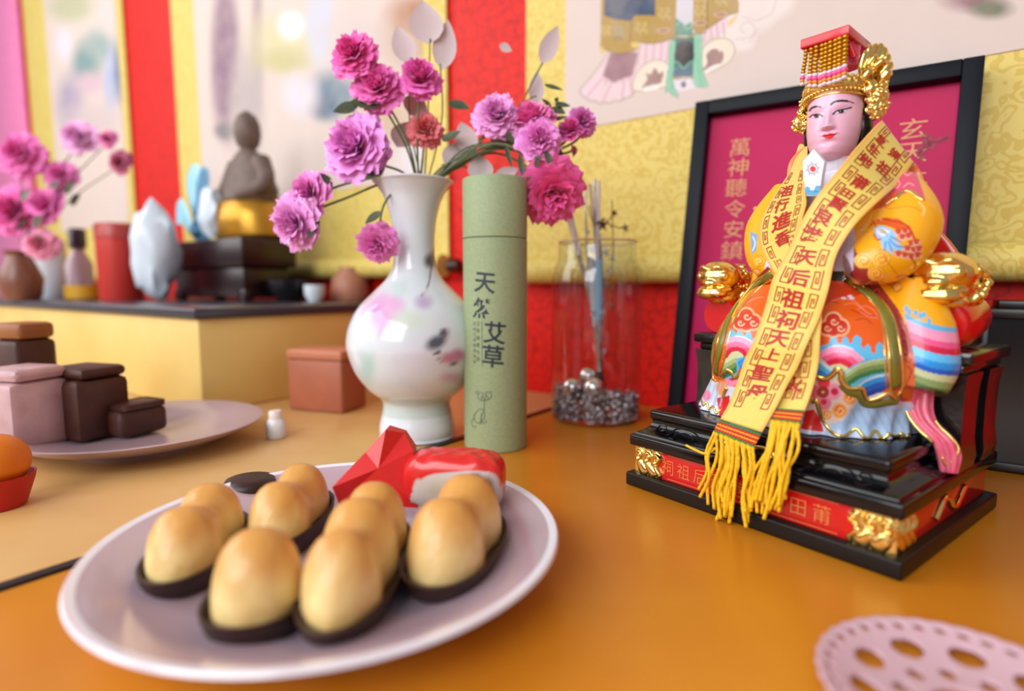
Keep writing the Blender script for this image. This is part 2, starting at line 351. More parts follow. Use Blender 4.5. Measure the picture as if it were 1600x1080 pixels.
def painter3(p):
    OL, LN = (172, 138, 62), (120, 112, 88)
    # faint cloud at the right
    for i, (x, y, r) in enumerate([(1150, 40, 34), (1185, 18, 30), (1205, 0, 36), (1158, 62, 22), (1170, 20, 40)]):
        p.blob(x, y, r, r * .8, (226, 214, 208), 0.25)
    for pa in [[(1150, 62), (1172, 58), (1180, 44), (1168, 34), (1156, 44), (1164, 52)], [(1160, 26), (1182, 32), (1206, 20), (1212, 2)], [(1170, 66), (1186, 44)]]: p.stroke(pa, 1.3, (190, 176, 172))
    # pale pink under-robe with pleats
    p.fill([(952, 80), (930, 112), (905, 142), (912, 152), (928, 158), (945, 160), (962, 158), (980, 153), (992, 143), (1004, 128), (1012, 108), (1045, 105), (1055, 66), (1090, 66), (1098, 62), (1135, 50), (1136, 35), (1140, 26), (1098, 40), (1040, 66)], (224, 196, 202))
    for a, b in [((962, 84), (945, 132)), ((975, 128), (972, 156)), ((958, 124), (942, 158)), ((943, 120), (918, 150)), ((985, 120), (988, 148)), ((1000, 72), (996, 100)), ((1010, 70), (1008, 100)), ((1022, 70), (1020, 102)), ((1034, 68), (1032, 100)), ((1045, 68), (1042, 96)), ((1100, 44), (1100, 66)), ((1110, 40), (1112, 62)), ((1120, 38), (1122, 60)), ((1130, 36), (1132, 56))]: p.stroke([a, b], 2.6, (202, 158, 170), soft=1.2)
    for a, b in [((905, 142), (918, 154)), ((918, 154), (930, 157)), ((930, 158), (945, 160)), ((945, 160), (960, 157)), ((960, 157), (976, 154)), ((976, 154), (992, 143))]: p.stroke([a, ((a[0] + b[0]) / 2, (a[1] + b[1]) / 2 + 3), b], 1.3, LN)
    p.stroke([(950, 84), (930, 112), (905, 142)], 1.2, LN)
    p.fill([(954, 82), (997, 82), (988, 118), (958, 129), (942, 118)], (150, 108, 118)); p.stroke([(954, 82), (942, 118), (958, 129), (988, 118), (997, 82)], 1.2, (196, 160, 160))
    # white shoes with puffed trouser ends
    for poly, sole in (([(988, 140), (990, 126), (998, 110), (1012, 98), (1030, 94), (1044, 102), (1050, 120), (1042, 134), (1020, 140), (1000, 143)], [(1000, 138), (1022, 131), (1036, 132), (1028, 139), (1006, 143)]), ([(1095, 100), (1096, 80), (1108, 66), (1126, 60), (1142, 64), (1148, 78), (1142, 94), (1128, 104), (1106, 113)], [(1098, 111), (1112, 102), (1124, 98), (1122, 104), (1104, 114)])):
        p.fill(poly, (232, 216, 196), curve=True); p.stroke(poly + poly[:1], 1.4, (150, 140, 120)); p.fill(sole, (235, 228, 220))
    for poly in ([(1003, 138), (1012, 124), (1010, 115), (1017, 117), (1023, 107), (1030, 116), (1036, 112), (1033, 128), (1020, 132)], [(1098, 112), (1106, 98), (1104, 86), (1112, 78), (1120, 77), (1124, 82), (1129, 80), (1128, 96), (1114, 102)]): p.fill(poly, (150, 112, 106)); p.stroke(poly, 1.0, (110, 84, 80))
    # centre apron: green frame, dark panel, ribbons
    p.fill([(1054, 0), (1082, 0), (1080, 55), (1054, 60)], (206, 204, 214))
    p.fill([(1054, 26), (1062, 32), (1070, 40), (1080, 34), (1084, 56), (1054, 56)], (74, 140, 120)); p.stroke([(1056, 40), (1066, 34), (1072, 46), (1082, 40)], 1.6, (150, 196, 186)); p.stroke([(1052, 57), (1072, 60), (1086, 54)], 4, OL)
    p.fill([(1051, 60), (1088, 58), (1086, 118), (1052, 120)], (44, 110, 106)); p.fill([(1056, 70), (1068, 64), (1080, 66), (1085, 74), (1084, 92), (1070, 105), (1056, 96)], (24, 30, 36), curve=True)
    p.stroke([(1052, 96), (1060, 98), (1068, 107), (1076, 99), (1086, 94)], 2, (104, 176, 156)); p.stroke([(1052, 108), (1062, 112), (1070, 117), (1080, 110), (1086, 106)], 1.6, (90, 150, 190)); p.fill([(1053, 110), (1086, 106), (1085, 119), (1054, 121)], (42, 94, 120)); p.stroke([(1053, 122), (1070, 124), (1087, 119)], 4, OL)
    p.fill([(1052, 125), (1088, 122), (1090, 136), (1066, 143), (1054, 140)], (222, 214, 222)); p.blob(1068, 132, 4, 5, (60, 84, 120), .15)
    for q in ([(1046, 66), (1055, 62), (1053, 100), (1052, 130), (1060, 152), (1050, 148), (1044, 140), (1040, 144), (1043, 110)], [(1084, 56), (1095, 54), (1097, 90), (1098, 112), (1106, 134), (1098, 136), (1087, 134), (1082, 120), (1085, 84)]): p.fill(q, (136, 196, 164)); p.stroke(q, 1.1, (84, 140, 116))
    p.stroke([(1049, 70), (1048, 110), (1050, 140)], 1.2, (96, 160, 130)); p.stroke([(1090, 60), (1091, 100), (1096, 132)], 1.2, (96, 160, 130))
    # olive outer robe, blue sash hanging over it
    p.fill([(945, -420), (938, 70), (950, 80), (968, 84), (990, 80), (998, 74), (998, 66), (1022, 68), (1046, 62), (1054, 56), (1057, 0), (1060, -420)], OL)
    p.fill([(1083, -420), (1083, 42), (1088, 52), (1098, 52), (1104, 46), (1138, 24), (1154, 20), (1153, -420)], OL)
    p.fill([(985, 66), (999, 66), (998, 76), (988, 74)], (214, 184, 104)); p.fill([(936, 66), (944, 74), (946, 86), (938, 82)], (214, 184, 104)); p.fill([(1136, 34), (1153, 22), (1151, 30), (1138, 44)], (222, 192, 130))
    for q in ([(938, 70), (950, 80), (968, 84), (990, 80), (998, 74)], [(984, 66), (988, 24)], [(998, 66), (1022, 68), (1046, 62), (1054, 56)], [(1083, 42), (1088, 52), (1098, 52), (1104, 46), (1106, 0)], [(1104, 46), (1138, 24), (1153, 20)]): p.stroke(q, 1.3, (110, 84, 40))
    def key(x, y, s=1.0):
        for dx in (0, 10 * s): p.stroke([(x + dx, y), (x + dx + 5 * s, y - 1), (x + dx + 5 * s, y + 5 * s), (x + dx, y + 6 * s), (x + dx, y + 12 * s), (x + dx + 6 * s, y + 11 * s), (x + dx + 6 * s, y + 17 * s)], 1.4, (204, 186, 120), curve=False)
    for k in ((994, 36), (1030, 14), (940, 42, .8), (1086, 10), (1119, -8), (1085, -12), (1030, -30)): key(*k)
    for x, y in ((1036, 48), (1094, 36), (1126, 23)):
        p.stroke([(x - 10, y), (x - 4, y - 3), (x, y - 2), (x + 5, y - 4), (x + 10, y - 1), (x + 4, y + 3), (x - 4, y + 3), (x - 10, y)], 1.5, (206, 170, 170)); p.stroke([(x - 5, y), (x + 5, y - 1)], 1.6, (130, 70, 70))
    for dy in (-8, -2, 4, 9): p.stroke([(960, 52 + dy), (966, 49 + dy), (973, 52 + dy)], 1.8, (80, 110, 130) if dy % 2 else (150, 160, 150))
    p.fill([(947, -420), (944, 24), (960, 30), (985, 33), (992, 24), (1024, 24), (1027, -420)], (40, 66, 96))
    p.blob(1520, 0, 40, 16, (150, 110, 120), .6); p.blob(1548, 14, 30, 14, (104, 110, 84), .5)
sz = lambda x, y: won(x, y)
z3p = sz(1040, 180)[1]; z3b = sz(1000, 408)[1]
s3l, s3p = sz(826, 200)[0], sz(887, 200)[0]
hanging_scroll(s3l, s3l + 0.95, z3b, z3p, s3p - s3l, 0.07, 'cream painted scroll on yellow silk, nearest, its lower roller behind the black frame', painter3, 0.0011, pz=0.72)
def painter2(p):
    bl = p.blob
    bl(352, 90, 22, 120, (138, 108, 128), .3); bl(352, 205, 16, 14, (104, 104, 112), .4); bl(402, 60, 9, 120, (168, 152, 152), .4); bl(386, 160, 24, 90, (176, 164, 164), .5)
    bl(455, 60, 56, 36, (206, 196, 150), .5); bl(455, 40, 20, 22, (222, 222, 228), .4); bl(440, 95, 40, 18, (190, 182, 130), .5); bl(500, 40, 22, 60, (196, 198, 212), .4)
    bl(520, 150, 40, 36, (104, 128, 146), .4); bl(505, 165, 20, 20, (80, 104, 128), .4); bl(560, 60, 44, 40, (204, 188, 186), .6); bl(640, 60, 40, 50, (190, 160, 140), .5); bl(600, 200, 50, 60, (196, 168, 140), .5); bl(560, 210, 30, 30, (206, 196, 158), .5)
    bl(470, 150, 26, 30, (214, 206, 216), .5); bl(330, 250, 20, 30, (210, 196, 190), .5); bl(655, 20, 40, 24, (170, 110, 70), .6); bl(650, 250, 40, 40, (216, 208, 212), .6)
s2l, s2r = sz(276, 100)[0], sz(702, 100)[0]
hanging_scroll(s2l, s2r, z3b + .01, z3p - .03, sz(312, 100)[0] - s2l, 0.05, 'painted scroll on yellow silk in the middle of the wall behind the white vase', painter2, 0.006, pz=1.15)
def painter1(p):
    bl = p.blob
    bl(110, 10, 34, 24, (176, 176, 140), .4); bl(135, 100, 22, 36, (112, 144, 146), .4); bl(160, 70, 26, 26, (140, 160, 158), .5); bl(172, 130, 10, 50, (164, 176, 206), .4); bl(190, 110, 12, 50, (96, 112, 152), .4)
    bl(110, 160, 20, 40, (160, 146, 172), .5); bl(140, 130, 20, 16, (200, 170, 184), .5); bl(180, 30, 24, 30, (206, 192, 190), .5); bl(100, 70, 12, 24, (212, 206, 218), .5); bl(150, 190, 40, 30, (198, 180, 180), .6)
s1r, s1l = sz(200, 100)[0], sz(46, 100)[0]
hanging_scroll(s1l, s1r, z3b + .01, z3p - .03, sz(80, 100)[0] - s1l, 0.035, 'painted scroll on yellow silk farthest along the wall at the left edge', painter1, 0.012, pz=1.5)
# pink cloth hung on the wall past the last scroll
pk = G().add(wbox(s1l - 0.9, s1l - 0.045, 0.003, 0.009, -0.2, 1.7, 0.001)).build('pink_banner', brocade('pink_cloth', (240, 140, 188), (234, 126, 178), 30)); tag(pk, 'plain pink cloth banner hung on the wall at the far left', 'banner')

# ---- raised altar step, yellow with a dark slab on top
q0 = onz(317, 646); s_c, d_c = sd(q0)
ZP = 0.124
t = thing('altar_step', 'yellow raised altar step with a dark slab top standing against the wall', 'platform', wp(s_c - .6, d_c / 2, 0))
G().add(wbox(s_c - 1.25, s_c, 0.003, d_c, 0.0005, ZP - .012, .002)).build('body', mat('yellow_panel', (226, 194, 116), 0.45, noise=(9, (214, 176, 92), .6)), t)
G().add(wbox(s_c - 1.255, s_c + .005, 0.003, d_c + .006, ZP - .012, ZP, .002)).build('slab', mat('dark_slab', (62, 58, 66), 0.25), t)

# ================================================================== THINGS ON THE TABLES
# ---- green cardboard tube of incense sticks
TC, TR, TZ = np.array([-0.0155, 0.5347]), 0.0294, 0.246
card = mat('green_card', (140, 160, 122), 0.62, noise=(420, (168, 172, 128), 0.55), bump=(900, 0.25, 0.0003))
ink = mat('dark_ink', (40, 50, 58), 0.5); ink2 = mat('pale_ink', (86, 98, 84), 0.6)
t = thing('incense_tube', 'tall sage green cardboard tube printed with dark calligraphy', 'tube', (*TC, 0))
zs = 0.1925
G().add(lathe([(TR - .0012, 0.0), (TR - .0002, 0.0006), (TR, 0.002), (TR, zs - .0006), (TR - .0008, zs - .0002), (TR - .002, zs)], 96, (*TC, 0))).build('body', card, t)
G().add(lathe([(TR - .002, zs), (TR - .0008, zs + .0003), (TR, zs + .0008), (TR, TZ - .0015), (TR - .0006, TZ - .0004), (TR - .002, TZ), (TR * .5, TZ)], 96, (*TC, 0))).build('lid', card, t)
def tube_hit(x, y):
    d = ray(x, y); o = CO[:2] - TC; a = d[:2] @ d[:2]; b = o @ d[:2]; c = o @ o - TR * TR; k = (-b - math.sqrt(b * b - a * c)) / a; P = CO + k * d
    return math.atan2(P[1] - TC[1], P[0] - TC[0]), P[2], P[1]
def on_tube(th, z, e=0.00025): return np.stack([TC[0] + (TR + e) * np.cos(th), TC[1] + (TR + e) * np.sin(th), z], -1)
g = G()
for ch, x, y, s, sh in (('天', 757, 442, 35, .1), ('然', 753, 482, 33, .1), ('艾', 773, 520, 36, .08), ('草', 770, 557, 37, .06)):
    th, z, Y = tube_hit(x, y); v, f = split(*glyph(ch, 0.016), .15); k = s * Y / FPX * 1.02
    xx = (v[:, 0] + sh * v[:, 1]) * k; yy = v[:, 1] * k - 0.10 * xx
    g.add((on_tube(th + xx / TR, z + yy), f))
g.build('lettering', ink, t, smooth=False)
g = G(); th, z0, Y = tube_hit(753, 502); _, z1, _ = tube_hit(753, 573); k = Y / FPX
v, f = ribbon([(0, 0), (0, z1 - z0)], 0.9 * k); g.add((on_tube(th + v[:, 0] / TR, z0 + v[:, 1]), f)); g.build('ruled_line', ink2, t, smooth=False); g = G()
for col, x in enumerate((741.5, 747)):
    for i, ch in enumerate('天然艾草純淨清香' if col == 0 else '艾草條養生香'):
        th, z, _ = tube_hit(x, 506 + i * (8.4 if col == 0 else 11)); v, f = split(*glyph(ch, 0), .3); v = v * k * (6.4 if col == 0 else 7.5); g.add((on_tube(th + v[:, 0] / TR, z + v[:, 1]), f))
g.build('small_lettering', ink2, t, smooth=False)['kind'] = 'stuff'; g = G()
def pix_ribbon(path, w):
    p = smooth_path(path, 6); h = np.array([tube_hit(*q)[:2] for q in p]); v, f = ribbon(np.c_[(h[:, 0] - h[0, 0]) * TR, h[:, 1]], w * k); return on_tube(h[0, 0] + v[:, 0] / TR, v[:, 1], .0003), f
for q in ([(746, 620), (750, 613), (757, 616), (762, 612), (768, 618), (762, 625), (752, 626), (746, 620)], [(752, 626), (754, 617), (757, 626), (760, 617), (763, 625)], [(757, 627), (756, 640), (752, 652), (750, 664)], [(747, 640), (756, 640), (757, 652), (752, 660), (744, 660), (741, 650), (747, 641)], [(741, 652), (737, 660), (740, 667), (745, 666)], [(752, 646), (753, 660), (757, 661), (761, 657)], [(744, 645), (740, 650)], [(747, 616), (743, 613), (748, 611)], [(766, 614), (768, 611)]):
    g.add(pix_ribbon(q, 1.0))
g.build('drawing', ink2, t, smooth=False)

# ---- white plate of cakes in front
PC, PR, PZ = np.array([-0.0921, 0.2935]), 0.1165, 0.022
porc = mat('lilac_porcelain', (232, 230, 242), 0.22, coat=0.4, spec=0.5)
plg = lathe([(0.0, 0.0018), (.055, .0018), (.058, 0.0), (.063, 0.0), (.066, .003), (.09, .011), (PR - .003, PZ - .0022), (PR, PZ - .0006), (PR - .001, PZ + .0008), (PR - .005, PZ), (.092, .0135), (.072, .0070), (.05, .0055), (0.0, .0055)], 96, (*PC, 0), caps=False)
pr_ = np.array([np.hypot(*(np.mean(plg[0][list(q)], 0)[:2] - PC)) for q in plg[1]]); ptop = np.arange(len(plg[1])) >= 9 * 96
pl = new('cake_plate', plg[0], plg[1], [porc, mat('shade_tinted_well', (188, 164, 176), .2, coat=.4, spec=.5)], loc=(*PC, 0), midx=((pr_ < .1095) & ptop).astype(int))  # well coloured mauve: its shading and brown reflections are put into the colour
tag(pl, 'large white plate with lilac sheen in the foreground holding the golden cakes', 'plate')
gold_p = mat('golden_pastry', (242, 208, 124), 0.45, vcol=True, noise=(60, (214, 156, 70), 0.5), bump=(120, .35, .002), coat=0.3, sub=0.05)
choc = mat('dark_cake_case', (52, 24, 18), 0.45, noise=(200, (34, 14, 10), 0.7))
def pastry(front, back, w, h, label, lobes=2, zb=0.0062):
    """golden moulded cake with swelling lobes lying in a dark boat shaped case; front / back pixels of its ends on the plate"""
    a, b = onz(front[0], front[1] + 32, zb), onz(back[0], back[1] + 26, zb); L = np.linalg.norm(b - a); ax = (b - a) / L; sd_ = np.array([-ax[1], ax[0], 0]); c = (a + b) / 2
    t = thing('golden_cake', label, 'cake', (c[0], c[1], zb), 'golden cakes on the white plate')
    def ring(z, k, n=36):
        th = np.linspace(0, 2 * np.pi, n, endpoint=False); x = np.sign(np.cos(th)) * np.abs(np.cos(th)) ** .8 * (L / 2 + .004) * k; y = np.sin(th) * (w / 2 + .003) * k
        return c + x[:, None] * ax + y[:, None] * sd_ + np.array([0, 0, z]) - np.array([0, 0, c[2]]) + np.array([0, 0, 0])
    G().add(loft([ring(zb, .84), ring(zb + .003, .95), ring(zb + .009, 1.03), ring(zb + .0125, 1.05), ring(zb + .0122, .99), ring(zb + .008, .92)])).build('case', choc, t)
    n, m = 30, 25; T = np.linspace(-1, 1, m); rings = []
    for q in T:
        env = math.sqrt(max(0.0, 1 - abs(q) ** 4)); r = (env * (0.90 + 0.10 * math.cos(math.pi * (lobes - 0) * q + (math.pi if lobes % 2 == 0 else 0)))) + 0.02
        th = np.linspace(0, 2 * np.pi, n, endpoint=False); y = np.sign(np.cos(th)) * np.abs(np.cos(th)) ** .8 * r * w / 2; z = np.sign(np.sin(th)) * np.abs(np.sin(th)) ** .85; z = np.where(z > 0, z * r * (h - .008), z * .006 * env)
        rings.append(c * np.array([1, 1, 0]) + q * L / 2 * ax + y[:, None] * sd_ + np.stack([0 * z, 0 * z, zb + .0085 + z], 1))
    vv, ff = loft(rings); hz = (vv[:, 2] - zb) / h; br = np.clip((hz - .50 + .10 * np.sin(vv[:, 0] * 300) * np.sin(vv[:, 1] * 260)) / .35, 0, 1)[:, None] * .85; cc = lin(244, 218, 150) * (1 - br) + lin(208, 138, 48) * br
    new('golden_top', vv, ff, gold_p, t, col=cc)
    return t
pastry((262, 912), (352, 808), .034, .037, 'golden cake in a dark case, leftmost on the white plate')
pastry((412, 852), (492, 772), .032, .037, 'golden cake at the back of the plate, just left of the red wrapper')
pastry((382, 985), (428, 905), .036, .040, 'shorter golden cake at the front of the plate, left of the longest cake', 1)
pastry((512, 992), (600, 818), .036, .043, 'longest golden cake with three swellings in the middle of the plate', 3)
pastry((672, 918), (748, 806), .038, .042, 'golden cake in a dark case, rightmost on the white plate')
a = onz(392, 782, .007); rr = [(0.0, 0), (.014, 0), (.0165, .004), (.017, .011), (.015, .014), (.010, .0155), (0.0, .016)]
tag(G().add(lathe(rr, 32, (a[0], a[1], .008))).build('chocolate_cake', choc, loc=(a[0], a[1], .008)), 'round dark brown cake at the far rim of the white plate', 'cake')
# red wrapper
def wrapper(px, size, rz, label, painter, fin=None):
    c = onz(*px, .0145); t_ = thing('cake_wrapper', label, 'wrapper', (c[0], c[1], c[2]))
    nu, nv = 60, 40; U, V = np.meshgrid(np.linspace(0, 2 * np.pi, nu, endpoint=False), np.linspace(-np.pi / 2, np.pi / 2, nv), indexing='ij')
    e = lambda q, k: np.sign(q) * np.abs(q) ** k
    P = np.stack([size[0] * e(np.cos(V), .55) * e(np.cos(U), .5), size[1] * e(np.cos(V), .55) * e(np.sin(U), .5), size[2] * e(np.sin(V), .6) + size[2]], -1).reshape(-1, 3)
    P[:, 2] += .0008 * np.sin(P[:, 0] * 500) * np.sin(P[:, 1] * 400)
    P = P @ rotz(rz).T + c; F = grid_faces(nv, nu, True); P = P.reshape(nu, nv, 3).transpose(1, 0, 2).reshape(-1, 3)
    pt = Paint(proj(P), (214, 36, 34)); painter(pt)
    new('packet', P, F, mat('printed_wrapper', vcol=True, rough=0.3, coat=.3), t_, col=pt.c)
    if fin:
        pts = [at_depth(x, y, Y) for x, y, Y in fin]; ctr = np.mean(pts, 0); g = G(); th_ = np.array([0.1, .0015, 0])
        n = len(pts); fr = [p + np.array([0, -.006, 0]) * (0.2 + .8 * (i % 2 == 0)) for i, p in enumerate(pts)]; bk = [p + np.array([0, .006, 0]) for p in pts]
        v = fr + bk + [ctr + np.array([0, -.009, 0]), ctr + np.array([0, .012, 0])]; f = []
        for i in range(n): j = (i + 1) % n; f += [(i, j, 2 * n), (n + j, n + i, 2 * n + 1), (j, i, n + i, n + j)]
        g.add((v, f)).build('folded_end', mat('red_foil', (218, 38, 36), 0.35), t_, smooth=False)
def wp1(p):
    p.fill([(648, 752), (690, 738), (775, 742), (772, 800), (650, 800)], (206, 196, 190), curve=True); p.blob(742, 758, 16, 18, (120, 20, 30), .2); p.blob(762, 766, 10, 20, (122, 96, 70), .3); p.blob(690, 765, 20, 14, (190, 180, 160), .4)
wrapper((712, 790), (.031, .016, .0175), -.12, 'red printed cake wrapper with a white panel at the back of the plate', wp1,
        fin=[(655, 788, .345), (530, 786, .335), (524, 756, .335), (572, 706, .345), (606, 668, .355), (632, 676, .36), (648, 700, .355)])

# ---- glass jar with pebbles, silver balls and a twig
JC, JR = np.array([0.0949, 0.6465]), 0.0502
glass = thin_glass('clear_glass', (244, 248, 248), 1.9, 1.5)
t = thing('glass_jar', 'clear glass jar with a short neck, holding pebbles and silver balls', 'jar', (*JC, 0))
prof = [(0.0, .0006), (JR * .86, .0006), (JR * .97, .004), (JR, .011), (JR, .150), (JR * .99, .160), (JR * .95, .169), (JR * .885, .1755), (JR * .855, .181), (JR * .855, .198)]
G().add(lathe(prof, 96, (*JC, 0), caps=False)).build('glass_wall', glass, t)
a = np.linspace(0, 2 * np.pi, 65)[:-1]; ringp = np.stack([JC[0] + JR * .855 * np.cos(a), JC[1] + JR * .855 * np.sin(a), np.full(64, .1985)], 1)
def ringtube(p, r, n=8):
    m = len(p); tt = unit(np.roll(p, -1, 0) - np.roll(p, 1, 0)); c = p.mean(0); th = np.linspace(0, 2 * np.pi, n, endpoint=False); out = unit(p - c); up = np.cross(tt, out)
    v = p[:, None] + r * (np.cos(th)[None, :, None] * out[:, None] + np.sin(th)[None, :, None] * up[:, None])
    return v.reshape(-1, 3), [(i * n + j, i * n + (j + 1) % n, ((i + 1) % m) * n + (j + 1) % n, ((i + 1) % m) * n + j) for i in range(m) for j in range(n)]
G().add(ringtube(ringp, .0011)).build('rim', mat('glass_edge', (210, 176, 140), 0.08, spec=.8), t)
gv, gf, gc = [], [], []; k = 0; iv, if_ = ico((0, 0, 0), 1, 1)
for i in range(1150):
    rr_ = JR * .955 * math.sqrt(random.random()); th = random.random() * 6.283; top = .030 - .006 * math.sin(th * 1.0 + 1); z = .0035 + random.random() * top
    if rr_ < JR * .75 and z < .022: rr_ = JR * random.uniform(.8, .95)
    s = random.uniform(.0016, .0034); v = iv * s * np.array([1, random.uniform(.7, 1.1), random.uniform(.6, 1)]) + RNG.normal(0, .0003, iv.shape)
    gv.append(v + np.array([JC[0] + rr_ * math.cos(th), JC[1] + rr_ * math.sin(th), z])); gf += [tuple(x + k for x in q) for q in if_]; k += len(iv)
    b = random.choice([(128, 116, 128), (96, 86, 98), (178, 168, 176), (74, 66, 76), (210, 204, 208), (142, 128, 138)]); gc.append(np.tile(lin(*b), (len(iv), 1)))
gr = new('pebbles', np.concatenate(gv), gf, mat('pebble', vcol=True, rough=.25, coat=.5), smooth=False, col=np.concatenate(gc), loc=(*JC, .002), kind='stuff')
tag(gr, 'layer of grey and violet pebbles in the bottom of the glass jar', 'pebbles')
chrome = mat('silver_chrome', (226, 220, 222), 0.12, 1.0, bump=(300, .1, .0005))
for x, y, r, Y, lab in ((894, 606, 15.5, .628, 'silver ribbed ball on the pebbles, left one of the front pair'), (928, 607, 17, .622, 'silver ribbed ball on the pebbles, right one of the front pair'), (919, 588, 14.5, .650, 'silver ribbed ball perched on top of the other two')):
    c = at_depth(x, y, Y); R = r * Y / FPX; U, V = np.meshgrid(np.linspace(0, 2 * np.pi, 72, endpoint=False), np.linspace(.02, np.pi - .02, 24), indexing='ij')
    rad = R * (1 - .05 * np.abs(np.cos(U * 9)) ** 6 * np.sin(V)); P = np.stack([rad * np.sin(V) * np.cos(U), rad * np.sin(V) * np.sin(U), R * np.cos(V)], -1)
    P = P.transpose(1, 0, 2).reshape(-1, 3) @ rotx(.5).T + c
    tag(new('silver_ball', P, grid_faces(24, 72, True)[:, ::-1], chrome, loc=c - np.array([0, 0, R])), lab, 'ball', 'silver balls in the glass jar')
t = thing('twig_spray', 'spray of silvery reeds and wire stars standing in the glass jar', 'decoration', at_depth(943, 640, .645))
bark = mat('dark_bark', (46, 40, 44), .5, bump=(300, .5, .001)); silver = mat('silver_foil', (206, 208, 216), .22, .85, bump=(400, .4, .0006)); straw = mat('white_straw', (226, 222, 226), .3)
J = lambda x, y, Y=.645: at_depth(x, y, Y)
G().add(tube(smooth_path([J(944, 640), J(942, 610), J(938, 585), J(937, 560)], 5), [.0035] * 5 + [.0038] * 5 + [.0036] * 5 + [.003], 10)).build('stem', bark, t)
for i, (pts, r, m) in enumerate((([(938, 580), (930, 500), (905, 400), (886, 328)], .0026, silver), ([(939, 575), (936, 480), (931, 380), (922, 288)], .0017, silver), ([(938, 575), (938, 470), (934, 380), (929, 280)], .0015, silver), ([(937, 578), (934, 500), (934, 400), (936, 283)], .0018, straw), ([(936, 575), (925, 480), (917, 380), (914, 290)], .0012, silver), ([(937, 570), (941, 480), (939, 400), (930, 330)], .0017, silver), ([(905, 398), (896, 360), (889, 326)], .0032, straw))):
    G().add(tube(smooth_path([J(x, y, .645 + .003 * ((i % 3) - 1)) for x, y in pts], 8), r, 8)).build('reed', m, t)
G().add(tube(smooth_path([J(936, 404, .638), J(935, 440, .638), J(935, 500, .639)], 6), .0042, 8, flat=.3, up=(0, 1, 0))).build('foil_strip', mat('blue_foil', (150, 196, 226), .2, .3), t)
G().add(tube(smooth_path([J(924, 402, .639), J(926, 450, .639), J(931, 510, .641)], 6), .0036, 8, flat=.3, up=(0, 1, 0))).build('foil_strip', mat('pale_foil', (214, 214, 222), .2, .4), t)
wire = mat('copper_wire', (92, 46, 28), .4, .4)
for pts in ([(956, 312), (957, 345), (958, 395), (953, 440), (948, 470), (950, 510), (946, 560)], [(956, 355), (944, 342), (930, 352)], [(957, 352), (966, 356), (976, 356)], [(956, 338), (951, 345)], [(953, 440), (944, 436), (940, 450)], [(950, 470), (956, 466), (958, 478)], [(928, 352), (922, 335), (920, 320)]):
    G().add(tube(smooth_path([J(x, y, .64) for x, y in pts], 6), .0006, 6)).build('wire', wire, t)
def star(c, R, ang, m, tilt=0.5, n=5):
    out = []; 
    for i in range(2 * n): r = R if i % 2 == 0 else R * .38; q = ang + math.pi * i / n; out.append((r * math.cos(q), r * math.sin(q)))
    v = [np.array([x, 0, y]) for x, y in out] + [np.array([0, -R * .22, 0]), np.array([0, R * .22, 0])]; v = np.array(v) @ rotz(tilt).T + c; k = 2 * n
    f = [(i, (i + 1) % k, k) for i in range(k)] + [((i + 1) % k, i, k + 1) for i in range(k)]
    G().add((v, f)).build('star', m, t, smooth=False)
rst = mat('red_star', (88, 24, 22), .35); gst = mat('grey_star', (120, 92, 84), .5)
for x, y, r, m, an in ((942, 351, 13, rst, .3), (960, 333, 8, rst, 1.1), (977, 356, 9, gst, .5), (957, 404, 8, silver, .9), (953, 425, 9, silver, .2), (947, 394, 10, silver, .6), (925, 390, 10, silver, .0), (918, 362, 7, silver, .4), (942, 489, 9, silver, 1.), (927, 488, 9, silver, .3), (945, 549, 7, silver, .5), (956, 478, 8, gst, .2), (936, 372, 9, silver, .8), (948, 445, 8, gst, .4)):
    star(J(x, y, .637), r * .637 / FPX, an, m)

# ---- white porcelain vase
VC = np.array([-0.0948, 0.5653])
vprof = [(0.0, .001), (.034, .001), (.0365, .004), (.037, .012), (.0345, .024), (.0330, .034), (.036, .041), (.047, .050), (.0585, .066), (.0655, .086), (.0665, .098), (.063, .114), (.054, .130), (.040, .144), (.028, .156), (.0215, .168), (.0195, .182), (.0200, .200), (.0225, .218), (.0275, .234), (.0345, .245), (.0385, .249), (.0370, .2505), (.030, .244), (.0195, .22), (.0165, .19), (.016, .17)]
vp = smooth_path(np.array(vprof)[:-4], 6); vp = np.concatenate([vp, np.array(vprof)[-4:]]); n = 120; th = np.linspace(0, 2 * np.pi, n, endpoint=False)
P = np.stack([VC[0] + vp[:, :1] * np.cos(th), VC[1] + vp[:, :1] * np.sin(th), np.repeat(vp[:, 1:], n, 1)], -1).reshape(-1, 3)
front = (P[:, 1] < VC[1] + .02)
p = Paint(proj(P), (218, 224, 230), front)
for q in [(598, 490, 27, 30, (214, 150, 200)), (612, 478, 18, 18, (222, 176, 212)), (662, 472, 13, 11, (190, 170, 200)), (574, 575, 12, 26, (186, 212, 206)), (624, 450, 20, 14, (200, 216, 214)), (640, 500, 26, 16, (208, 218, 206)), (702, 560, 12, 8, (200, 130, 170)), (716, 555, 10, 10, (196, 120, 160)), (640, 560, 30, 20, (226, 226, 236)), (706, 590, 16, 8, (206, 170, 196))]: p.blob(*q, .5)
p.blob(682, 535, 17, 10, (84, 84, 96), .4, -.5); p.blob(694, 520, 7, 7, (90, 80, 84), .4); p.blob(672, 408, 9, 10, (96, 96, 110), .5); p.blob(680, 395, 5, 14, (110, 106, 116), .5, .4)
for q in ([(694, 520), (700, 512)], [(676, 545), (684, 560), (690, 566), (720, 570)], [(660, 462), (668, 450), (674, 420), (684, 380)], [(684, 545), (688, 556)]): p.stroke(q, 2.2, (92, 84, 92))
zz = (vp[:, 1].repeat(n) < .045) & (vp[:, 1].repeat(n) > .024); p.c[zz] = p.c[zz] * .6 + lin(150, 176, 150) * .4
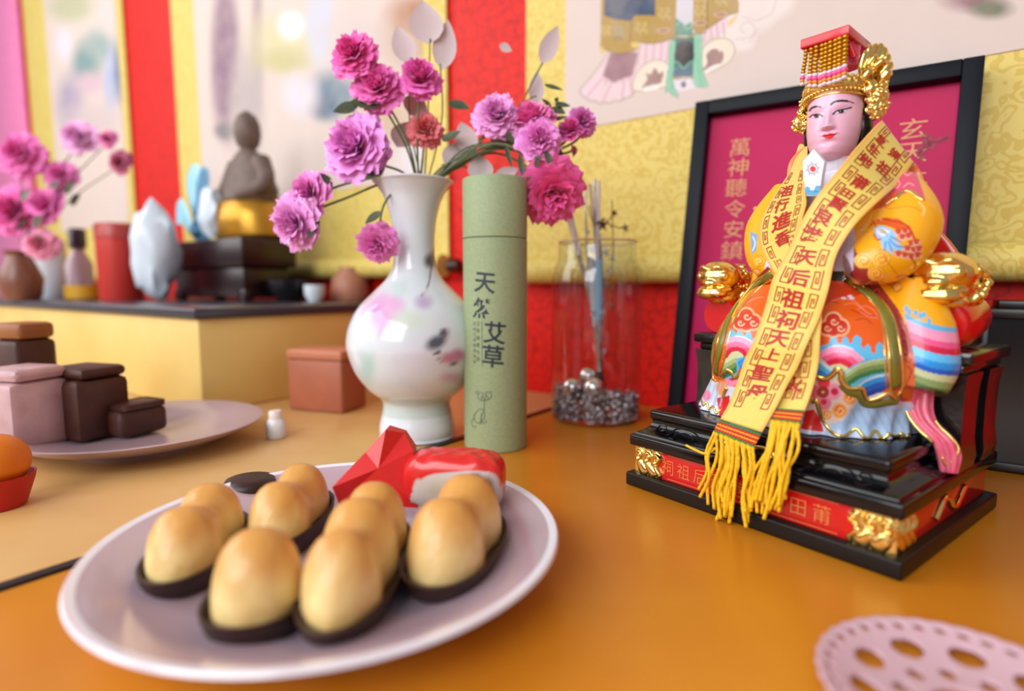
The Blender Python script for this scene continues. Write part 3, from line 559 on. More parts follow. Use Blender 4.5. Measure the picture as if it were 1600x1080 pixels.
va = new('flower_vase', P, grid_faces(len(vp), n, True), mat('painted_porcelain', vcol=True, rough=.16, coat=.5), col=p.c, loc=(*VC, 0))
tag(va, 'white bottle vase painted with pink blossoms and a bird, holding the pink flowers', 'vase')

# ---- pink flowers
green = mat('leaf_green', (74, 84, 50), .5, noise=(90, (52, 62, 40), .7)); stemm = mat('stem_green', (92, 100, 58), .5); calyx = mat('calyx_green', (84, 92, 90), .6)
BM = {}
def bloom_mesh(c, R, axis, c_in, c_out, seed, squash=1.0, layers=6):
    r = random.Random(seed); ax = unit(np.array(axis, float)); a = np.cross(ax, [0.3, .2, 1.0]); a = unit(a); b = np.cross(ax, a)
    vs, fs, cs = [], [], []; k = 0; U, V = np.meshgrid(np.linspace(-1, 1, 6), np.linspace(0, 1, 6), indexing='ij'); F = grid_faces(6, 6)
    for l in range(layers):
        q = l / max(layers - 1, 1); num = int(9 + 9 * q); opn = .10 + 1.10 * q       # angle away from the axis
        for i in range(num):
            ph = 6.283 * (i + .5 * (l % 2)) / num + r.uniform(-.25, .25); op = opn + r.uniform(-.16, .16); ln = R * (.78 + .24 * q) * r.uniform(.85, 1.1); wd = R * (.30 + .28 * q) * r.uniform(.85, 1.15)
            w = .95 * wd * np.sqrt(np.clip(V * 1.15, 0, 1)) * (1 - .35 * V ** 5); rad = np.sin(op * (0.55 + .45 * V)) * ln * V + .04 * R; hgt = np.cos(op * (0.5 + .6 * V)) * ln * V * squash
            wav = 0.06 * R * V ** 2 * np.sin(U * 4 + r.uniform(0, 6)) + .05 * R * V ** 3 * np.sin(U * 7 + r.uniform(0, 6)); cup = -.22 * wd * U ** 2 * V
            x = rad - cup * 0 + wav; y = U * w; z = hgt + wav * .8 - .25 * R * q
            er = np.array([math.cos(ph), math.sin(ph)]); P = c + (x[..., None] * er[0] - y[..., None] * er[1]) * a + (x[..., None] * er[1] + y[..., None] * er[0]) * b + (z - .0)[..., None] * ax
            vs.append(P.reshape(-1, 3)); fs.append(F + k); k += 36
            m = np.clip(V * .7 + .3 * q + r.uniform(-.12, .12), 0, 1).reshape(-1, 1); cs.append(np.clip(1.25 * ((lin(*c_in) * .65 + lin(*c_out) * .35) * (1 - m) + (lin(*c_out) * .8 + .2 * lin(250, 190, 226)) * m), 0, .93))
    return np.concatenate(vs), np.concatenate(fs), np.concatenate(cs)
petal = mat('petal', vcol=True, rough=.55, sub=.15, sheen=.2)
def leaf(g, a, b, w, up=(0, -1, .3)):
    a, b = np.asarray(a), np.asarray(b); ax = b - a; s = unit(np.cross(ax, np.array(up, float))); nrm = unit(np.cross(s, ax)); t_ = np.linspace(0, 1, 8)
    pr = w * np.sin(np.pi * t_ ** .8) ** .9; c = a + t_[:, None] * ax + nrm * (.15 * w * np.sin(np.pi * t_))[:, None]
    v = np.concatenate([c + s * pr[:, None], c - nrm * (.25 * pr)[:, None], c - s * pr[:, None]]); f = [(i, i + 1, 9 + i, 8 + i) for i in range(7)] + [(8 + i, 9 + i, 17 + i, 16 + i) for i in range(7)]
    g.add((v, f))
FN = [0]
def flower(label, px, R, Y, axis, c_in, c_out, path, leaves=(), squash=1.0, group='pink flowers in the white vase', name='pink_flower', calyx_on=True, layers=6):
    """one cut stem: px bloom centre, R bloom radius in pixels, path = stem pixels with depths from the vase up"""
    FN[0] += 1; c = at_depth(*px, Y); r = 1.22 * R * Y / FPX; ax = unit(np.array(axis, float)); pts = [at_depth(*q) for q in path] + [c - ax * r * .45]
    t_ = thing(name, label, 'flower', pts[0], group)
    G().add(tube(smooth_path(pts, 6), .0011, 6)).build('stem', stemm, t_)
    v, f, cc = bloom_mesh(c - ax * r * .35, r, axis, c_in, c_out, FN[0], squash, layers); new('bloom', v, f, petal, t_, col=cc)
    if calyx_on: G().add(ball(c - ax * r * .5, r * .3, 10, 8)).build('calyx', calyx, t_)
    for (x0, y0, x1, y1, w) in leaves:
        g_ = G(); leaf(g_, at_depth(x0, y0, Y - .002), at_depth(x1, y1, Y - .006), w * Y / FPX, (0, -1, .5)); g_.build('leaf', green, t_)
M0 = (655, 300, .566); M1 = (668, 288, .562)
flower('lilac pink ruffled flower left of the rose pair above the green tube', (775, 176), 29, .545, (-.1, -.9, .3), (196, 96, 178), (222, 150, 208), [M0, (690, 262, .56), (740, 232, .555)], [(790, 206, 808, 226, 7), (745, 232, 728, 250, 5)])
flower('bright pink rose seen from the side, highest of the flowers above the tube', (829, 184), 29, .548, (-.45, -.5, .7), (214, 30, 140), (240, 90, 170), [M1, (740, 236, .556), (800, 225, .553)], [(816, 212, 800, 222, 5)], squash=1.2)
flower('pink ruffled flower with a pale edge in the middle of the sprig over the tube', (843, 216), 28, .53, (.05, -.97, .1), (206, 70, 168), (236, 130, 206), [M1, (745, 234, .55), (790, 226, .545), (835, 252, .54)], [(834, 246, 848, 248, 4), (853, 235, 861, 262, 5), (836, 262, 842, 246, 4)])
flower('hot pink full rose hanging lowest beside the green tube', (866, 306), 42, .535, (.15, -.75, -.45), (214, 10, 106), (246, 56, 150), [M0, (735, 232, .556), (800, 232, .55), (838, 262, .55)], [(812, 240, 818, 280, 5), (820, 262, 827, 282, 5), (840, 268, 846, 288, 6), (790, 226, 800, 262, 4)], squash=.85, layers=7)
flower('faded mauve flower tucked behind the hot pink rose', (868, 276), 22, .556, (.4, -.5, .6), (176, 50, 126), (214, 90, 166), [M0, (760, 240, .565), (830, 264, .562)])
flower('small magenta half-open rose on a grey calyx, right side of the sprig', (889, 202), 18, .55, (-.1, -.6, .75), (186, 14, 120), (214, 50, 156), [M1, (760, 234, .557), (840, 236, .556), (875, 228, .553)], [(856, 216, 868, 232, 5), (852, 234, 868, 246, 4)], squash=1.3)
flower('small purple-pink flower at the right tip of the sprig', (912, 188), 19, .555, (.3, -.9, .2), (166, 40, 140), (204, 96, 178), [M1, (760, 234, .56), (845, 240, .56), (900, 220, .558)], [])
flower('tiny closed pink bud beside a green bud, right end of the sprig', (898, 235), 7, .553, (1, -.2, .1), (190, 60, 90), (206, 90, 110), [M1, (760, 236, .556), (850, 238, .555), (880, 240, .554)], [(870, 232, 878, 246, 5)])
flower('large pale pink flower, biggest of those left of the vase mouth', (550, 226), 45, .54, (-.3, -.9, .2), (222, 96, 190), (236, 140, 214), [M0, (630, 270, .56), (590, 255, .55)], [(600, 262, 570, 282, 8)])
flower('magenta flower high on the left, topmost on its stem', (549, 80), 30, .545, (-.2, -.9, .3), (206, 16, 134), (228, 50, 160), [M0, (635, 230, .56), (590, 150, .55)])
flower('magenta flower below the topmost one, leaning left', (588, 130), 33, .55, (0, -.9, .4), (200, 40, 146), (222, 80, 172), [M0, (640, 230, .56), (610, 170, .555)], [(600, 160, 545, 160, 14), (560, 165, 520, 175, 12)])
flower('upright magenta flower directly above the vase mouth', (656, 122), 26, .555, (.1, -.9, .5), (206, 40, 150), (226, 70, 176), [M0, (652, 220, .56), (655, 160, .556)], squash=1.5)
flower('pink flower drooping low over the dark burner left of the vase', (478, 300), 30, .535, (-.5, -.8, .1), (222, 90, 180), (232, 130, 200), [M0, (620, 275, .56), (550, 285, .545)], [(520, 290, 500, 270, 6)])
flower('pale pink flower hanging lowest at the left of the vase', (455, 350), 36, .53, (-.4, -.8, -.2), (226, 110, 192), (240, 150, 212), [M0, (615, 282, .56), (540, 310, .545), (490, 330, .535)], [(500, 345, 478, 375, 6)])
flower('pink flower hanging in front of the yellow silk beside the vase neck', (588, 384), 26, .53, (0, -.8, -.5), (214, 90, 176), (230, 120, 196), [M0, (634, 284, .555), (600, 320, .54)], [(596, 330, 570, 350, 7)])
flower('dusty red flower in the shade just above the vase mouth', (664, 200), 22, .56, (.1, -.9, .2), (176, 40, 40), (206, 84, 66), [M0, (660, 250, .563)], [(700, 160, 735, 170, 9), (690, 220, 720, 205, 8)])
pale = mat('pale_pod', (214, 196, 196), .5, sub=.2)
t = thing('pale_leaf_spray', 'spray of pale papery leaves rising from the white vase', 'dried leaves', at_depth(662, 300, .57), 'pink flowers in the white vase')
for (x0, y0, x1, y1, w, Y) in ((670, 70, 660, 0, 26, .57), (640, 100, 620, 40, 18, .572), (690, 110, 700, 30, 18, .575), (846, 100, 872, 40, 14, .575), (836, 165, 840, 110, 12, .575), (752, 285, 748, 240, 20, .56), (775, 235, 790, 198, 16, .562), (735, 240, 720, 190, 18, .566), (700, 265, 725, 220, 20, .565), (770, 285, 810, 262, 12, .562), (780, 70, 800, 80, 7, .575), (640, 180, 660, 150, 20, .575), (620, 230, 640, 190, 18, .572)):
    g_ = G(); leaf(g_, at_depth(x0, y0, Y), at_depth(x1, y1, Y + .003), w * Y / FPX, (0.2, -1, 0)); g_.build('leaf', pale, t)
for pts in ([(662, 300), (668, 200), (672, 60)], [(662, 300), (640, 190), (642, 90)], [(664, 300), (690, 190), (688, 100)], [(666, 296), (720, 240), (800, 180), (848, 98)], [(666, 296), (720, 260), (752, 284)], [(668, 292), (740, 225), (820, 160), (838, 150)], [(666, 294), (720, 250), (776, 234)], [(690, 258), (730, 250), (770, 285)]):
    G().add(tube(smooth_path([at_depth(x, y, .57) for x, y in pts], 6), .0007, 6)).build('stem', stemm, t)
t = thing('leaf_twig', 'thin twig of dark green leaves at the upper right of the sprig', 'leaves', at_depth(666, 300, .568), 'pink flowers in the white vase')
G().add(tube(smooth_path([at_depth(x, y, .558) for x, y in ((666, 300), (720, 236), (780, 222), (838, 224), (852, 190), (862, 168))], 6), .0008, 6)).build('stem', stemm, t)
for (x0, y0, x1, y1, w) in ((862, 168, 884, 178, 7), (866, 162, 892, 166, 5), (860, 188, 888, 182, 4), (862, 168, 846, 154, 4), (868, 160, 872, 152, 4), (850, 132, 880, 141, 4), (760, 232, 770, 222, 4)):
    g_ = G(); leaf(g_, at_depth(x0, y0, .556), at_depth(x1, y1, .553), w * .556 / FPX, (0, -1, .4)); g_.build('leaf', green, t)

# ---- background things on the tan table
def block(cx, cy, cz, sx, sy, sz, rz, b=.003): v, f = box(-sx / 2, sx / 2, -sy / 2, sy / 2, 0, sz, b); return v @ rotz(rz).T + np.array([cx, cy, cz]), f
c = onz(190, 690, .012); PB = np.array([c[0], c[1] + .03]); 
tag(G().add(lathe([(0.0, .002), (.046, .002), (.048, 0), (.054, 0), (.056, .004), (.085, .012), (.104, .021), (.105, .0225), (.102, .023), (.08, .0145), (.05, .0075), (0.0, .007)], 72, (*PB, 0), caps=False)).build('offering_plate', mat('mauve_plate', (176, 150, 158), .3, coat=.3), loc=(*PB, 0)), 'mauve white plate at the left holding the dark brown cakes', 'plate')
brown = mat('brown_cake', (74, 36, 24), .5, noise=(60, (52, 22, 14), .7)); film = mat('pink_film', (206, 170, 174), .35, noise=(60, (176, 140, 146), .6))
def cake(name, x0, x1, y0, y1, Y, m, label, rz, dep=.05, top=None):
    a = at_depth((x0 + x1) / 2, y1, Y); w = (x1 - x0) * Y / FPX; h = (y1 - y0) * Y / FPX; t_ = thing(name, label, 'cake', (a[0], a[1], .0095), 'cakes on the mauve plate')
    G().add(block(a[0], a[1], .0095, w, dep, h * .84, rz, .006)).build('cake_body', m, t_)
    G().add(block(a[0] + .002, a[1], .0095 + h * .84, w * .92, dep * .9, h * .16, rz + .06, .005)).build('cake_top', top or m, t_); return a, h
cake('brown_cake', 88, 180, 526, 638, .535, brown, 'dark brown block of cake on the mauve plate, in front of the yellow step', -.35)
cake('wrapped_cake', -6, 82, 528, 655, .50, film, 'pinkish film-wrapped cake at the left edge of the mauve plate', -.3, .05)
cake('brown_cake', 16, 76, 478, 640, .58, brown, 'taller brown cake behind the film-wrapped one at the left edge', -.3, .04, mat('tan_top', (150, 92, 50), .5))
cake('brown_cake', 180, 240, 600, 650, .545, brown, 'low brown cake slice, rightmost on the mauve plate', -.5, .045)
a = at_depth(432, 684, .56); t = thing('small_bottle', 'small white capped bottle standing alone on the tan table', 'bottle', (a[0], a[1], 0))
G().add(lathe([(0, .0005), (.0085, .0005), (.0095, .002), (.0095, .016), (.007, .019), (0, .019)], 24, (a[0], a[1], 0))).build('body', mat('white_gloss', (226, 222, 224), .3), t)
G().add(lathe([(0, .019), (.0065, .019), (.0065, .026), (.0055, .0275), (0, .0275)], 24, (a[0], a[1], 0))).build('cap', mat('white_cap', (232, 214, 206), .35), t)
a = onz(505, 643); t = thing('tea_box', 'terracotta brown box on the tan table in front of the yellow step', 'box', (a[0], a[1], 0))
G().add(block(a[0], a[1] + .02, .0005, .078, .05, .062, -.35, .003)).build('box_body', mat('terracotta', (176, 100, 70), .5, noise=(20, (150, 84, 62), .6)), t)
G().add(block(a[0], a[1] + .02, .0625, .080, .052, .012, -.35, .003)).build('box_lid', mat('terracotta_lid', (190, 116, 84), .5), t)
a = onz(-4, 792); t = thing('orange_fruit', 'orange fruit in a red paper case at the left edge of the frame', 'fruit', (a[0], a[1], 0))
G().add(lathe([(0, .0005), (.016, .0005), (.0215, .018), (.0225, .0225), (.021, .022), (.014, .006), (0, .005)], 32, (a[0], a[1], 0))).build('paper_case', mat('red_paper', (190, 20, 18), .45), t)
G().add(ball((a[0], a[1], .0315), .0205, 28, 18, (1, 1, .92))).build('peel', mat('orange_peel', (226, 122, 16), .4, bump=(900, .4, .0005)), t)
G().add(lathe([(0, .0500), (.003, .0498), (.002, .0525), (0, .053)], 10, (a[0], a[1], 0))).build('stalk', green, t)

# ---- things on the yellow altar step
def on_step(x, Y): q = at_depth(x, 470, Y); return np.array([q[0], q[1], ZP])
def pxm(n, Y): return n * Y / FPX
a = on_step(191, 1.08); h = pxm(116, 1.08); r = pxm(30, 1.08); t = thing('red_canister', 'tall red cylindrical canister on the yellow step', 'canister', a)
redm = mat('red_tin', (200, 52, 44), .35)
G().add(lathe([(0, .0005), (r * .97, .0005), (r, .003), (r, h * .8), (r * .98, h * .805)], 36, a)).build('body', redm, t)
G().add(lathe([(r * .98, h * .805), (r * 1.02, h * .81), (r * 1.02, h * .97), (r * .95, h), (0, h)], 36, a)).build('lid', mat('red_tin_lid', (178, 60, 56), .35), t)
a = on_step(80, 1.20); r = pxm(24, 1.2); h = pxm(90, 1.2)
tag(G().add(lathe([(0, .0005), (r * .7, .0005), (r * .8, .004), (r, h * .5), (r * .98, h), (r * .9, h), (r * .88, h * .5), (0, h * .1)], 32, a)).build('white_cup', mat('cup_white', (218, 228, 236), .3), loc=a), 'white tall cup left of the red canister on the yellow step', 'cup')
a = on_step(131, 1.10); r = pxm(24, 1.1); h = pxm(28, 1.1); t = thing('candle', 'small yellow candle in a cup left of the red canister', 'candle', a)
G().add(lathe([(0, .0005), (r * .9, .0005), (r, .003), (r, h * .8), (r * .93, h * .8), (r * .9, h * .4)], 28, a)).build('cup', mat('amber_cup', (214, 160, 40), .3), t)
G().add(lathe([(0, h * .3), (r * .88, h * .3), (r * .88, h * .66), (0, h * .7)], 28, a)).build('wax', mat('yellow_wax', (226, 178, 70), .5), t)
G().add(tube([a + np.array([0, 0, h * .69]), a + np.array([0, 0, h * .95])], .0008, 6)).build('wick', ink, t)
a = on_step(128, 1.17); h = pxm(108, 1.17); t = thing('wine_bottle', 'pale bottle with a dark cap behind the yellow candle', 'bottle', a); r = pxm(18, 1.17)
G().add(lathe([(0, .0005), (r, .0005), (r, h * .5), (r * .5, h * .66), (r * .42, h * .74)], 28, a)).build('body', mat('pale_glass', (190, 164, 178), .25), t)
G().add(lathe([(r * .62, h * .72), (r * .66, h * .97), (r * .5, h), (0, h)], 24, a)).build('cap', mat('dark_cap', (52, 38, 56), .35), t)
dk = mat('dark_lacquer', (40, 10, 14), .28, noise=(15, (24, 6, 10), .6))
a = on_step(362, 1.04); t = thing('offering_stand', 'long dark red lacquered stand with short legs on the yellow step', 'stand', a)
w, h = pxm(228, 1.02), pxm(92, 1.02); R_ = np.stack([WX, WN, ZUP], 1)
def sbox(g, x0, x1, y0, y1, z0, z1, b): v, f = box(x0, x1, y0, y1, z0, z1, b); g.add((v @ R_.T + a, f)); return g
sbox(G(), -w / 2, w / 2, -.05, .05, h * .55, h, .004).build('box_top', dk, t)
sbox(G(), -w / 2 + .012, w / 2 - .012, -.042, .042, h * .06, h * .55, .003).build('skirt', dk, t)
for sx in (-1, 1):
    for sy in (-1, 1): sbox(G(), sx * (w / 2 - .02) - .012, sx * (w / 2 - .02) + .012, sy * .036 - .008, sy * .036 + .008, .0004, h * .2, .003).build('leg', dk, t)
top = a + np.array([0, 0, h])
# small seated figure, grey brown with gold lap, on the dark stand
fa = top + WX * .056 + WN * .012; fh = pxm(190, 1.03); t = thing('deity_figure', 'small dark seated wooden figure with a gold lap on the dark stand', 'figurine', fa)
wdn = mat('aged_wood', (112, 92, 84), .6, noise=(60, (84, 66, 58), .6)); gl = mat('old_gold', (190, 138, 40), .35, .6)
def ell(z, rx, ry, cy=0): th = np.linspace(0, 2 * np.pi, 28, endpoint=False); return fa + (rx * fh * np.cos(th))[:, None] * WX + (ry * fh * np.sin(th) + cy * fh)[:, None] * WN + np.array([0, 0, z * fh])
G().add(loft([ell(.30, .26, .2, -.02), ell(.38, .30, .17), ell(.5, .24, .14), ell(.62, .19, .11), ell(.68, .10, .08), ell(.71, .055, .055), ell(.75, .085, .085), ell(.82, .105, .1), ell(.90, .098, .095), ell(.96, .07, .07), ell(1.0, .02, .02)])).build('body', wdn, t)
G().add(loft([ell(0.0, .30, .2), ell(.03, .34, .24), ell(.16, .33, .24, -.02), ell(.28, .28, .21, -.02), ell(.31, .22, .17, -.01)])).build('gold_lap', gl, t)
for sx in (-1, 1):
    pth = smooth_path([fa + np.array([0, 0, fh * .6]) + WX * sx * fh * .17, fa + np.array([0, 0, fh * .42]) + WX * sx * fh * .28 - WN * fh * .04, fa + np.array([0, 0, fh * .32]) + WX * sx * fh * .12 - WN * fh * .18], 5)
    G().add(tube(pth, np.linspace(.075, .05, len(pth)) * fh, 12)).build('arm', wdn, t)
# crumpled bags and a blue bow
def crumple(c, sx, sy, sz, seed, amp):
    v, f = ico((0, 0, 0), 1, 3); r = np.random.default_rng(seed); d = np.zeros(len(v))
    for _ in range(14): k = r.normal(0, 3.2, 3); d += np.abs(np.sin(v @ k + r.uniform(0, 6))) * amp / 5
    v = v * (0.8 + d)[:, None] * np.array([sx, sy, sz]); v[:, 2] -= v[:, 2].min(); return v @ R_.T + c, f
wb = mat('white_plastic', (208, 220, 232), .3, sub=.1); bb = mat('blue_plastic', (70, 128, 164), .3); lb = mat('sky_plastic', (150, 210, 232), .3)
tag(G().add(crumple(on_step(246, .99), .024, .020, pxm(44, .99), 1, .5)).build('plastic_bag', wb, smooth=True), 'crumpled white plastic bag standing on the step between the red canister and the dark stand', 'bag')
tag(G().add(crumple(top + WX * .02 - WN * .040 + np.array([0, 0, .0005]), .016, .010, pxm(22, 1.02), 2, .5)).build('plastic_bag', wb, smooth=True), 'small white plastic bag under the seated wooden figure', 'bag')
bc = top - WX * .072; t = thing('blue_bow', 'large blue ribbon bow standing on the dark stand', 'bow', bc)
for i, (pts, w_, m) in enumerate((([(0, 0), (-.012, .05), (-.026, .10), (-.006, .116), (.004, .07), (0.0, .01)], .017, lb), ([(0, 0), (.012, .05), (.03, .09), (.034, .11), (.016, .08), (.004, .01)], .016, bb), ([(0, .02), (.02, .03), (.042, .012), (.05, .002)], .014, bb), ([(-.004, .02), (-.02, .05), (-.034, .06), (-.04, .03)], .013, lb))):
    pth = smooth_path([bc + WX * x * 1.05 + np.array([0, 0, z * 1.05 + .004]) - WN * (.012 + .006 * i) for x, z in pts], 7); G().add(tube(pth, w_, 12, flat=.12, up=-WN)).build('loop', m, t)
G().add(ball(bc + np.array([0, 0, .02]) - WN * .02, .012, 14, 10)).build('knot', bb, t)
a = on_step(452, .97); r = pxm(34, .97); tag(G().add(lathe([(0, .0005), (r * .5, .0005), (r * .55, .006), (r * .9, .018), (r, .036), (r * .94, .036), (r * .8, .02), (0, .009)], 36, a)).build('black_bowl', mat('black_glaze', (26, 22, 26), .25), loc=a), 'small black bowl at the right end of the dark stand', 'bowl')
a = on_step(492, .94); r = pxm(15, .94); tag(G().add(lathe([(0, .0005), (r * .6, .0005), (r, .012), (r * 1.05, .028), (r * .95, .028), (r * .8, .012), (0, .004)], 28, a)).build('tea_cup', mat('cup_white', (218, 228, 236), .3), loc=a), 'small white tea cup on the step beside the vase', 'cup')
a = on_step(548, 1.0); tag(G().add(lathe([(0, .0005), (.03, .0005), (.034, .012), (.03, .04), (.018, .052), (.018, .058), (.014, .058), (0, .05)], 32, a)).build('clay_pot', mat('clay', (170, 110, 84), .5), loc=a), 'brown clay pot on the step half hidden by the white vase', 'pot')
# second bouquet at the left end of the step
a = on_step(36, 1.06); tag(G().add(lathe([(0, .0005), (.026, .0005), (.03, .01), (.034, .04), (.024, .066), (.018, .08), (.024, .09), (.021, .09), (.014, .07), (0, .02)], 32, a)).build('brown_vase', mat('brown_glaze', (124, 76, 60), .3), loc=a), 'brown vase at the left edge holding the magenta bouquet', 'vase')
mv = (36, 388, 1.06)
for i, (x, y, R, ci, co, lab) in enumerate(((28, 238, 27, (206, 50, 150), (216, 80, 170), 'magenta flower, highest at the left edge'), (14, 326, 32, (196, 30, 140), (216, 60, 160), 'deep magenta flower low at the left edge'), (92, 272, 20, (206, 70, 160), (222, 100, 180), 'small pink flower in the middle of the left bouquet'), (66, 318, 24, (190, 40, 140), (206, 70, 160), 'purple magenta flower below the small pink one of the left bouquet'), (118, 212, 22, (206, 130, 190), (216, 160, 206), 'pale lilac flower on a tall stem of the left bouquet'), (184, 252, 16, (160, 30, 80), (180, 60, 100), 'crimson flower reaching above the red canister'), (60, 380, 20, (216, 100, 140), (226, 130, 160), 'coral pink flower hanging over the brown vase'), (166, 216, 12, (190, 60, 120), (206, 90, 150), 'small rosy flower beside the crimson one'))):
    flower(lab, (x, y), R, 1.03 + .01 * (i % 3), (random.uniform(-.3, .3), -.9, .2), ci, co, [mv, ((x + 36) / 2, (y + 388) / 2 - 8, 1.05)], [((x + 36) / 2, (y + 388) / 2, (x + 36) / 2 + 16, (y + 388) / 2 - 16, 9)], group='magenta flowers at the left edge', calyx_on=False, layers=4)

# ---- dark glass lantern at the right edge behind the plinth
a = onz(1604, 742); t = thing('dark_lantern', 'dark glass lantern with black posts at the right edge behind the plinth', 'lantern', a)
lm = mat('lantern_metal', (22, 12, 12), .35); R2 = np.stack([WX, WN, ZUP], 1)
def lb(x0, x1, y0, y1, z0, z1, m, n, b=.001): v, f = box(x0, x1, y0, y1, z0, z1, b); G().add((v @ R2.T + a, f)).build(n, m, t)
lb(-.036, .036, -.004, .068, .0005, .008, lm, 'base'); lb(-.038, .038, -.006, .070, .124, .132, lm, 'lid'); lb(-.026, .026, .006, .058, .132, .138, lm, 'lid_step')
for sx in (-.033, .033):
    for sy in (0, .064): lb(sx - .0028, sx + .0028, sy - .0028, sy + .0028, .008, .124, lm, 'post')
dgl = mat('smoked_glass', (16, 8, 8), .15, spec=.4)
lb(-.031, .031, -.0008, .0008, .008, .124, dgl, 'pane', 0); lb(-.031, .031, .0632, .0648, .008, .124, dgl, 'pane', 0); lb(-.0338, -.0322, .003, .061, .008, .124, dgl, 'pane', 0); lb(.0322, .0338, .003, .061, .008, .124, dgl, 'pane', 0)

# ---- lace doily at the lower right corner
DC = onz(1518, 1120); DR = .0480; nr, nt = 46, 432
th = np.linspace(0, 2 * np.pi, nt, endpoint=False); rr_ = np.linspace(.25, 1, nr)
ed = 1 + .022 * np.abs(np.sin(th * 18)) - .01
Pm = np.stack([DC[0] + DR * rr_[:, None] * (1 + (ed - 1) * rr_[:, None] ** 8) * np.cos(th), DC[1] + DR * rr_[:, None] * (1 + (ed - 1) * rr_[:, None] ** 8) * np.sin(th), .0022 + .006 * np.clip((rr_[:, None] - .3) / .7, 0, 1) ** 2 + 0 * th], -1).reshape(-1, 3)
Fm = grid_faces(nr, nt, True); ic, jc = Fm[:, 0] // nt, Fm[:, 0] % nt; rc = rr_[ic] + .008; tcn = th[jc]
def hole(n, r0, a, b, ph=0): q = (tcn * n / (2 * np.pi) + ph) % 1 - .5; return ((q * 2 * np.pi / n * r0) / a) ** 2 + ((rc - r0) / b) ** 2 < 1
keep = ~(hole(36, .91, .045, .03) | hole(10, .68, .13, .11) | hole(10, .42, .06, .07, .5))
dm = new('lace_doily', Pm, Fm[keep], mat('lilac_lace', (206, 170, 182), .4, sub=.2), loc=(DC[0], DC[1], 0))
so = dm.modifiers.new('thick', 'SOLIDIFY'); so.thickness = .0016; so.offset = 1
tag(dm, 'pale lilac lace doily with a scalloped rim in the lower right corner', 'doily')

# ================================================================== THE SEATED STATUE
A_ = onz(977, 757); B_ = onz(1408, 912); SWD = float(np.linalg.norm(B_ - A_)); SDP = SWD * .9
EX = (B_ - A_) / SWD; EY = np.array([-EX[1], EX[0], 0.0]); SO = A_ + EX * SWD / 2 + EY * SDP / 2; SR = np.stack([EX, EY, ZUP], 1)
def gl_(p): return np.asarray(p, float) @ SR.T + SO            # statue coordinates (x across, y back, z up) -> room
def lo_(p): return (np.asarray(p, float) - SO) @ SR
def LY(x, y, ly): return lo_(onplane(x, y, SO + EY * ly, EY))   # photograph pixel met at depth ly of the statue
def LXX(x, y, lx): return lo_(onplane(x, y, SO + EX * lx, EX))
def gv_(vf): return gl_(vf[0]), vf[1]
statue = thing('goddess_statue', 'painted seated goddess statue with gold crown on a black and red plinth', 'statue', SO)
black = mat('black_lacquer', (7, 7, 10), .13, spec=.5, bump=(45, .10, .002)); blackw = mat('black_lacquer_worn', (14, 13, 16), .22, coat=.4, bump=(120, .2, .001))
redl = mat('red_lacquer', (200, 14, 16), .2, coat=.5); goldm = mat('polished_gold', (240, 206, 122), .2, 1.0, bump=(140, .25, .0012)); goldr = mat('rough_gold', (228, 184, 96), .3, 1.0, bump=(420, .8, .0016))
goldt = mat('gold_leaf_trim', (232, 200, 118), .24, .9, bump=(260, .3, .0008)); gilt = mat('gilt_writing', (232, 170, 96), .35, .5)
X1, Y1 = SWD / 2, SDP / 2
G().add(gv_(box(-X1, X1, -Y1, Y1, 0.0004, .0105, .0014, 3))).build('plinth_foot', mat('black_foot', (20, 15, 12), .4, spec=.3), statue)
G().add(gv_(box(-X1 + .006, X1 - .006, -Y1 + .006, Y1 - .006, .0105, .0312, .0006))).build('red_frieze', redl, statue)
G().add(gv_(box(-X1 + .0015, X1 - .0015, -Y1 + .0015, Y1 - .0015, .0312, .0398, .0016, 3))).build('plinth_slab', black, statue)
def rect_ring(hx, y0, y1, z): return np.array([[-hx, y0, z], [hx, y0, z], [hx, y1, z], [-hx, y1, z]])
cv = [(.0398, .0872, -.0786), (.0408, .0870, -.0784), (.0420, .0855, -.0770), (.0440, .0822, -.0740), (.0465, .0792, -.0712), (.0490, .0778, -.0700), (.0512, .0782, -.0704)]
G().add(gv_(loft([rect_ring(a, b, .076, z) for z, a, b in cv]))).build('plinth_cove', black, statue)
G().add(gv_(box(-.080, .0805, -.0722, .074, .0512, .0588, .0026, 4))).build('plinth_top', black, statue)
# relief lines on the cove
def cove_pt(x, z):
    ys = np.interp(z, [c[0] for c in cv], [c[2] for c in cv]); return np.stack([x, ys - .0002, z], -1)
for x0, sg in ((-.046, 1), (.050, -1)):
    for q in ([(-.020, .0425), (-.014, .0440), (-.011, .0478), (-.004, .0492), (.004, .0486), (.010, .046), (.016, .0432), (.024, .0424)], [(-.009, .0430), (-.007, .0458), (-.002, .0472), (.004, .0462), (.007, .0440)]):
        p = smooth_path([(x0 + sg * a, b) for a, b in q], 6); G().add(gv_(tube(cove_pt(p[:, 0], p[:, 1]), .00055, 6))).build('relief_line', black, statue)
for sg in (-1, 1):
    p = smooth_path([(sg * a, b) for a, b in ((.066, .0428), (.072, .0445), (.0705, .0480), (.066, .0484), (.0645, .0462), (.067, .0450))], 6); G().add(gv_(tube(cove_pt(p[:, 0], p[:, 1]), .0006, 6))).build('relief_line', black, statue)
for sg in (-1, 1):
    q = smooth_path([(.0 + sg * a, b) for a, b in ((.001, .0470), (.006, .0490), (.012, .0492), (.016, .0476), (.0165, .0458), (.014, .0448), (.0118, .0456))], 7)
    G().add(gv_(tube(cove_pt(q[:, 0], q[:, 1]) - [0, .0008, 0], np.linspace(.0018, .0008, len(q)), 8, flat=.6, up=(0, 1, 0)))).build('gold_scroll', goldm, statue)
